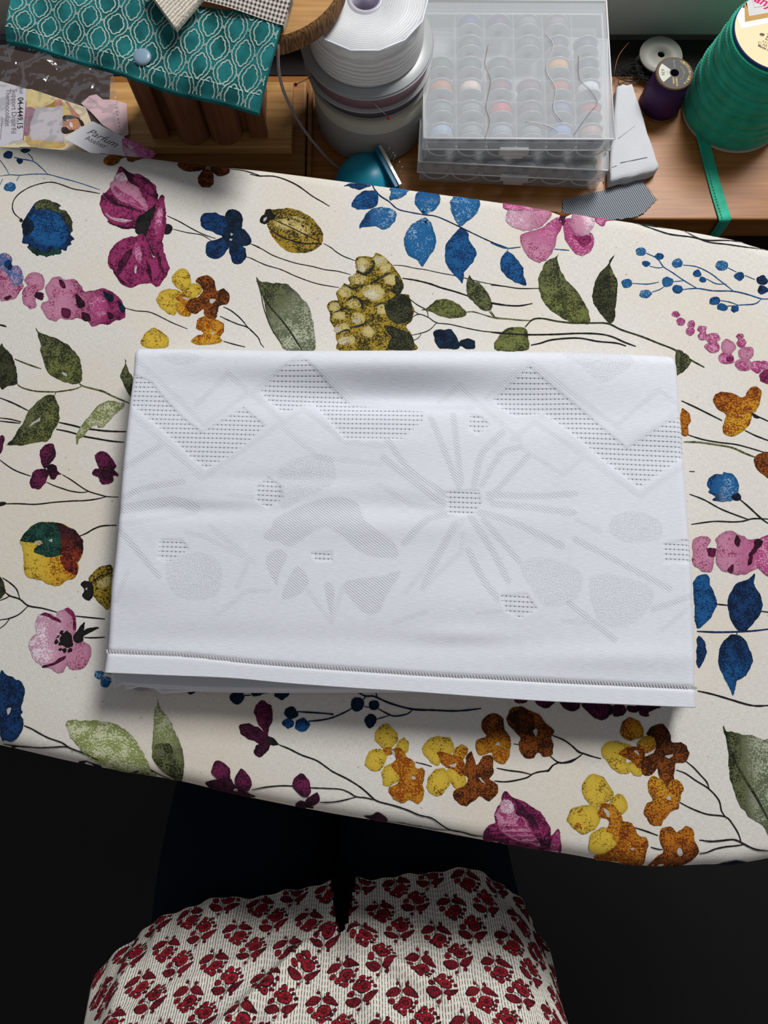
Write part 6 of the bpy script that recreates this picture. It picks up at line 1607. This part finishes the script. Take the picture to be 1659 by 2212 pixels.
def mat_blouse():
    t = NT('cream striped cotton'); at = t.node('ShaderNodeAttribute', attribute_name='uvm'); sx = t.node('ShaderNodeSeparateXYZ'); t.link(at.outputs['Vector'], sx.inputs[0])
    u, v = sx.outputs[0], sx.outputs[1]; nz = t.noise(at.outputs['Vector'], 140., 1)
    uu = t.math('ADD', u, t.math('MULTIPLY', nz, .0006)); l = t.math('PINGPONG', uu, .00095)
    line = t.ramp(l, .00030, .00022); idx = t.math('FLOOR', t.math('DIVIDE', uu, .0019)); vv = t.math('ADD', v, t.math('MULTIPLY', t.math('SINE', t.math('MULTIPLY', idx, 12.9)), .01))
    dash = t.math('MULTIPLY', t.math('LESS_THAN', t.math('PINGPONG', vv, .0019), .0013), t.math('GREATER_THAN', t.math('SINE', t.math('MULTIPLY', idx, 2.1)), -.2))
    solid = t.math('LESS_THAN', t.math('SINE', t.math('MULTIPLY', idx, 2.1)), -.2)
    f = t.math('MULTIPLY', line, t.math('ADD', dash, solid, clamp=True)); t.base(t.mix(t.math('MULTIPLY', f, .92), lin('#e9e4d8'), lin('#1d2024')))
    t.bump(t.noise(t.pos(), 1500., 2), .2, .0003); return t.set(.9, 0, .12)
def build_person():
    skin = mat_plain('skin', '#b98a70', .55)
    k = zb = lambda z: Z0 + z + .105
    pelvis = (PX, -.40, zb(-.345), (.10, .075))
    J = [pelvis, (PX, -.375, zb(-.20), (.100, .050)), (PX - .005, -.380, zb(-.05), (.100, .045)), (PX - .005, -.385, zb(.08), (.100, .060)), (PX - .005, -.385, zb(.16), (.07, .05))]
    E = [(0, 1), (1, 2), (2, 3), (3, 4)]
    for s in (-1, 1):
        b = len(J); J += [(PX + s * .085, -.33, zb(-.345), (.060, .055)), (PX + s * .085, -.14, zb(-.345), (.048, .045)), (PX + s * .058, .05, zb(-.345), (.040, .040)), (PX + s * .058, .065, zb(-.52), (.037, .035)),
              (PX + s * .10, .05, .10, (.030, .030)), (PX + s * .10, .05, .055, (.030, .030)), (PX + s * .105, .14, .034, (.028, .018))]
        E += [(0, b)] + [(b + i, b + i + 1) for i in range(6)]
    person = skin_body('person', J, E, skin, None, 1, (PX, -.36, 0)); person.location = (PX, -.36, 0)
    tag(person, 'seated person in a red and cream block-print blouse and dark blue jeans', 'person')
    # jeans
    T = NT('dark denim'); wv = T.node('ShaderNodeTexWave', wave_type='BANDS', bands_direction='DIAGONAL'); wv.inputs['Scale'].default_value = 260.; T.link(T.pos(), wv.inputs['Vector'])
    T.base(T.mix(wv.outputs['Fac'], lin('#070b12'), lin('#141c28'))); T.bump(wv.outputs['Fac'], .3, .0004); T.set(.9, 0, .1)
    JJ = [(PX, -.40, zb(-.345), (.140, .085)), (PX, -.375, zb(-.295), (.120, .060))]; EE = [(0, 1)]
    for s in (-1, 1):
        b = len(JJ); JJ += [(PX + s * .092, -.33, zb(-.345), (.092, .080)), (PX + s * .074, -.14, zb(-.342), (.086, .068)), (PX + s * .054, .052, zb(-.345), (.058, .056)), (PX + s * .056, .068, zb(-.52), (.055, .053)), (PX + s * .10, .055, .12, (.048, .048)), (PX + s * .10, .055, .075, (.048, .048))]
        EE += [(0, b)] + [(b + i, b + i + 1) for i in range(5)]
    jeans = skin_body('jeans', JJ, EE, T.m, person, 2, (PX, -.36, 0))
    for s in (-1, 1):
        sh = skin_body('shoe', [(PX + s * .11, .03, .045, (.042, .042)), (PX + s * .113, .11, .036, (.046, .033)), (PX + s * .116, .185, .030, (.040, .026))], [(0, 1), (1, 2)], mat_plain('dark shoe', '#1d1b1c', .5), person, 2, (PX, -.36, 0))
    # blouse
    nu, nv = 300, 130; UM, VM = .36, .36
    us = np.linspace(-UM, UM, nu + 1); vs_ = np.linspace(0, 1, nv + 1) ** 1.3 * VM
    U, V = np.meshgrid(us, vs_); pts = blouse_S(U.ravel(), V.ravel())
    notch = lambda u, v: (np.abs(u - .012 + .10 * v * 0) < .0085 * np.clip(1.05 - v / .046, 0, 1) ** .7) & (v < .046)
    m = MB(); nn = notch(U.ravel(), V.ravel()); fs = []
    for j in range(nv):
        for i in range(nu):
            q = (j*(nu+1)+i, j*(nu+1)+i+1, (j+1)*(nu+1)+i+1, (j+1)*(nu+1)+i)
            if not any(nn[list(q)]): fs.append(q)
    m.add(pts, fs, 0, True)
    bl = part(m, 'blouse', [mat_blouse()], person, label='cream blouse with fine dark stripes and red flower sprigs')
    n0 = len(pts)
    pr = Print(); E = dict(jit=.0001, cell=.0021, step=.0011, edge=.75, ew=.0006)
    red, dred = ('#b02230', '#6a1020', .30), ('#8c1d2a', '#4a0d18', .42); ink = ('#191a20', '#121318', .1)
    def setk(k): pr.k = k
    def motif(cx, cy, up):
        R = RNG.normal(0, .06); ca, sa = cos(R), sin(R)
        tf = lambda p: np.array([[cx + (ca * x - sa * y) * .0094, cy + up * (sa * x + ca * y) * .0094] for x, y in p])
        if not (-.39 < cx < .39): return
        setk(0); pr.line(tf([(-.05, .10), (0, .45), (-.12, .75), (-.35, 1.10)]), ink, .0011, taper=1); setk(1); pr.line(tf([(-.05, .10), (0, .45), (-.10, .75), (-.33, 1.08)]), ('#cfcabd', '#cfcabd', .1), .0005, taper=1)
        for pp in ([(-.06, .42), (-.35, .60), (-.75, .55), (-1.08, .15), (-.70, .02), (-.30, .10)], [(.06, .40), (.35, .58), (.72, .42), (1.12, -.10), (.65, -.02), (.25, .12)]):
            setk(1); pr.blob(tf([(x * 1.06, (y - .3) * 1.10 + .3) for x, y in pp]), ink, **E); setk(2); pr.blob(tf(pp), dred, **E)
            a, b = np.array(pp[0]), np.array(pp[3])
            for t in (.25, .42, .58, .74): c = a + (b - a) * t; setk(3); pr.line(tf([(c[0] - .03, c[1] + .16), (c[0] + .06, c[1] - .16)]), ink, .0003, taper=1, smooth=False)
        setk(1); pr.oval(tf([(.22, -.42)])[0], .0049, .0040, ink, **E); setk(2); pr.oval(tf([(.22, -.42)])[0], .0044, .0035, red, **E); setk(3); pr.oval(tf([(.24, -.42)])[0], .0021, .0017, ink, **E); setk(4); pr.oval(tf([(.24, -.42)])[0], .0017, .0013, dred, **E)
        for t in np.linspace(0, 2*pi, 9)[:-1]:
            c = np.array([.22, -.42]); setk(3); pr.line(tf([c + [.2 * cos(t), .17 * sin(t)], c + [.42 * cos(t), .34 * sin(t)]]), ink, .00028, taper=1, smooth=False)
        for x, y, r in ((-.72, -.28, .0020), (-.36, -.66, .0021), (.12, -1.02, .0020), (.55, -.95, .0011), (-.18, -.95, .0010), (.78, -.72, .0011), (.98, -.42, .0012), (-.95, .08, .0010), (.38, .72, .0012), (-.28, .86, .0011), (-.15, -.35, .0010), (.72, -1.02, .0008)):
            q = tf([(x, y)])[0]; setk(1); pr.oval(q, r * 1.18, r * 1.05, ink, **E); setk(2); pr.oval(q, r, r * .85, red if r > .0019 else dred, **E)
            if r > .0019: setk(3) or pr.oval(q, r * .3, r * .28, ink, **E)
        for a, b in (((-.05, .1), (-.55, -.2)), ((-.05, .1), (-.25, -.5)), ((0, .1), (.1, -.8)), ((.5, -.5), (.7, -.9)), ((.55, -.4), (.9, -.45))): setk(0); pr.line(tf([a, ((a[0]+b[0])/2 + .06, (a[1]+b[1])/2), b]), ink, .00028, taper=1)
        for x, y in ((.62, -.62), (.86, -.58), (.42, -.78), (-.5, -.42), (-.02, -.72)): setk(0); pr.line(tf([(x, y), (x + .10, y - .06), (x + .06, y - .14)]), ink, .0003, taper=1)
    sx_, sy_ = .0262, .0205
    for r in range(0, 13):
        for i in range(-14, 15):
            cx = i * sx_ - r * .5 * sx_ + 3 * sx_; cy = .006 + r * sy_ + (i % 2) * .002
            if -.20 < cx < .20: motif(cx, cy, 1 if i % 2 == 0 else -1)
    v2, F2, CA, CB, H = pr.cat()
    bad = notch(v2[:, 0], v2[:, 1]) | (v2[:, 1] < 0.0005); F2 = [f for f in F2 if not any(bad[list(f)])]
    V3 = blouse_S(v2[:, 0], v2[:, 1], .00025 + H * 1.1e-4)
    attach_print(bl, V3, F2, CA * .9, CB, mat_print('block print ink', 700., .9, .1))
    me = bl.data; N = len(me.vertices); uv = np.zeros((N, 3)); uv[:n0, 0] = U.ravel(); uv[:n0, 1] = V.ravel()
    me.attributes.new('uvm', 'FLOAT_VECTOR', 'POINT').data.foreach_set('vector', uv.astype(np.float32).ravel())
    return person
person = build_person()
# ================================================================ light
def area(name, loc, target, sx, sy, power, col):
    l = bpy.data.lights.new(name, 'AREA'); l.shape = 'RECTANGLE'; l.size = sx; l.size_y = sy; l.energy = power; l.color = col
    o = bpy.data.objects.new(name, l); COL.objects.link(o); o.location = loc
    o.rotation_euler = (Vector(target) - Vector(loc)).to_track_quat('-Z', 'Y').to_euler(); return o
area('window_light', (.54, 1.10, Z0 + 1.24), (0, .05, Z0), .5, .5, 28.0, (1, .985, .97))
w = bpy.data.worlds.new('room'); SC.world = w; w.use_nodes = True
w.node_tree.nodes['Background'].inputs[0].default_value = (.80, .82, .88, 1); w.node_tree.nodes['Background'].inputs[1].default_value = .20
SC.view_settings.view_transform = 'Standard'; SC.view_settings.look = 'None'; SC.view_settings.exposure = 0; SC.view_settings.gamma = 1
SC.cycles.transparent_max_bounces = 32; SC.cycles.max_bounces = 8
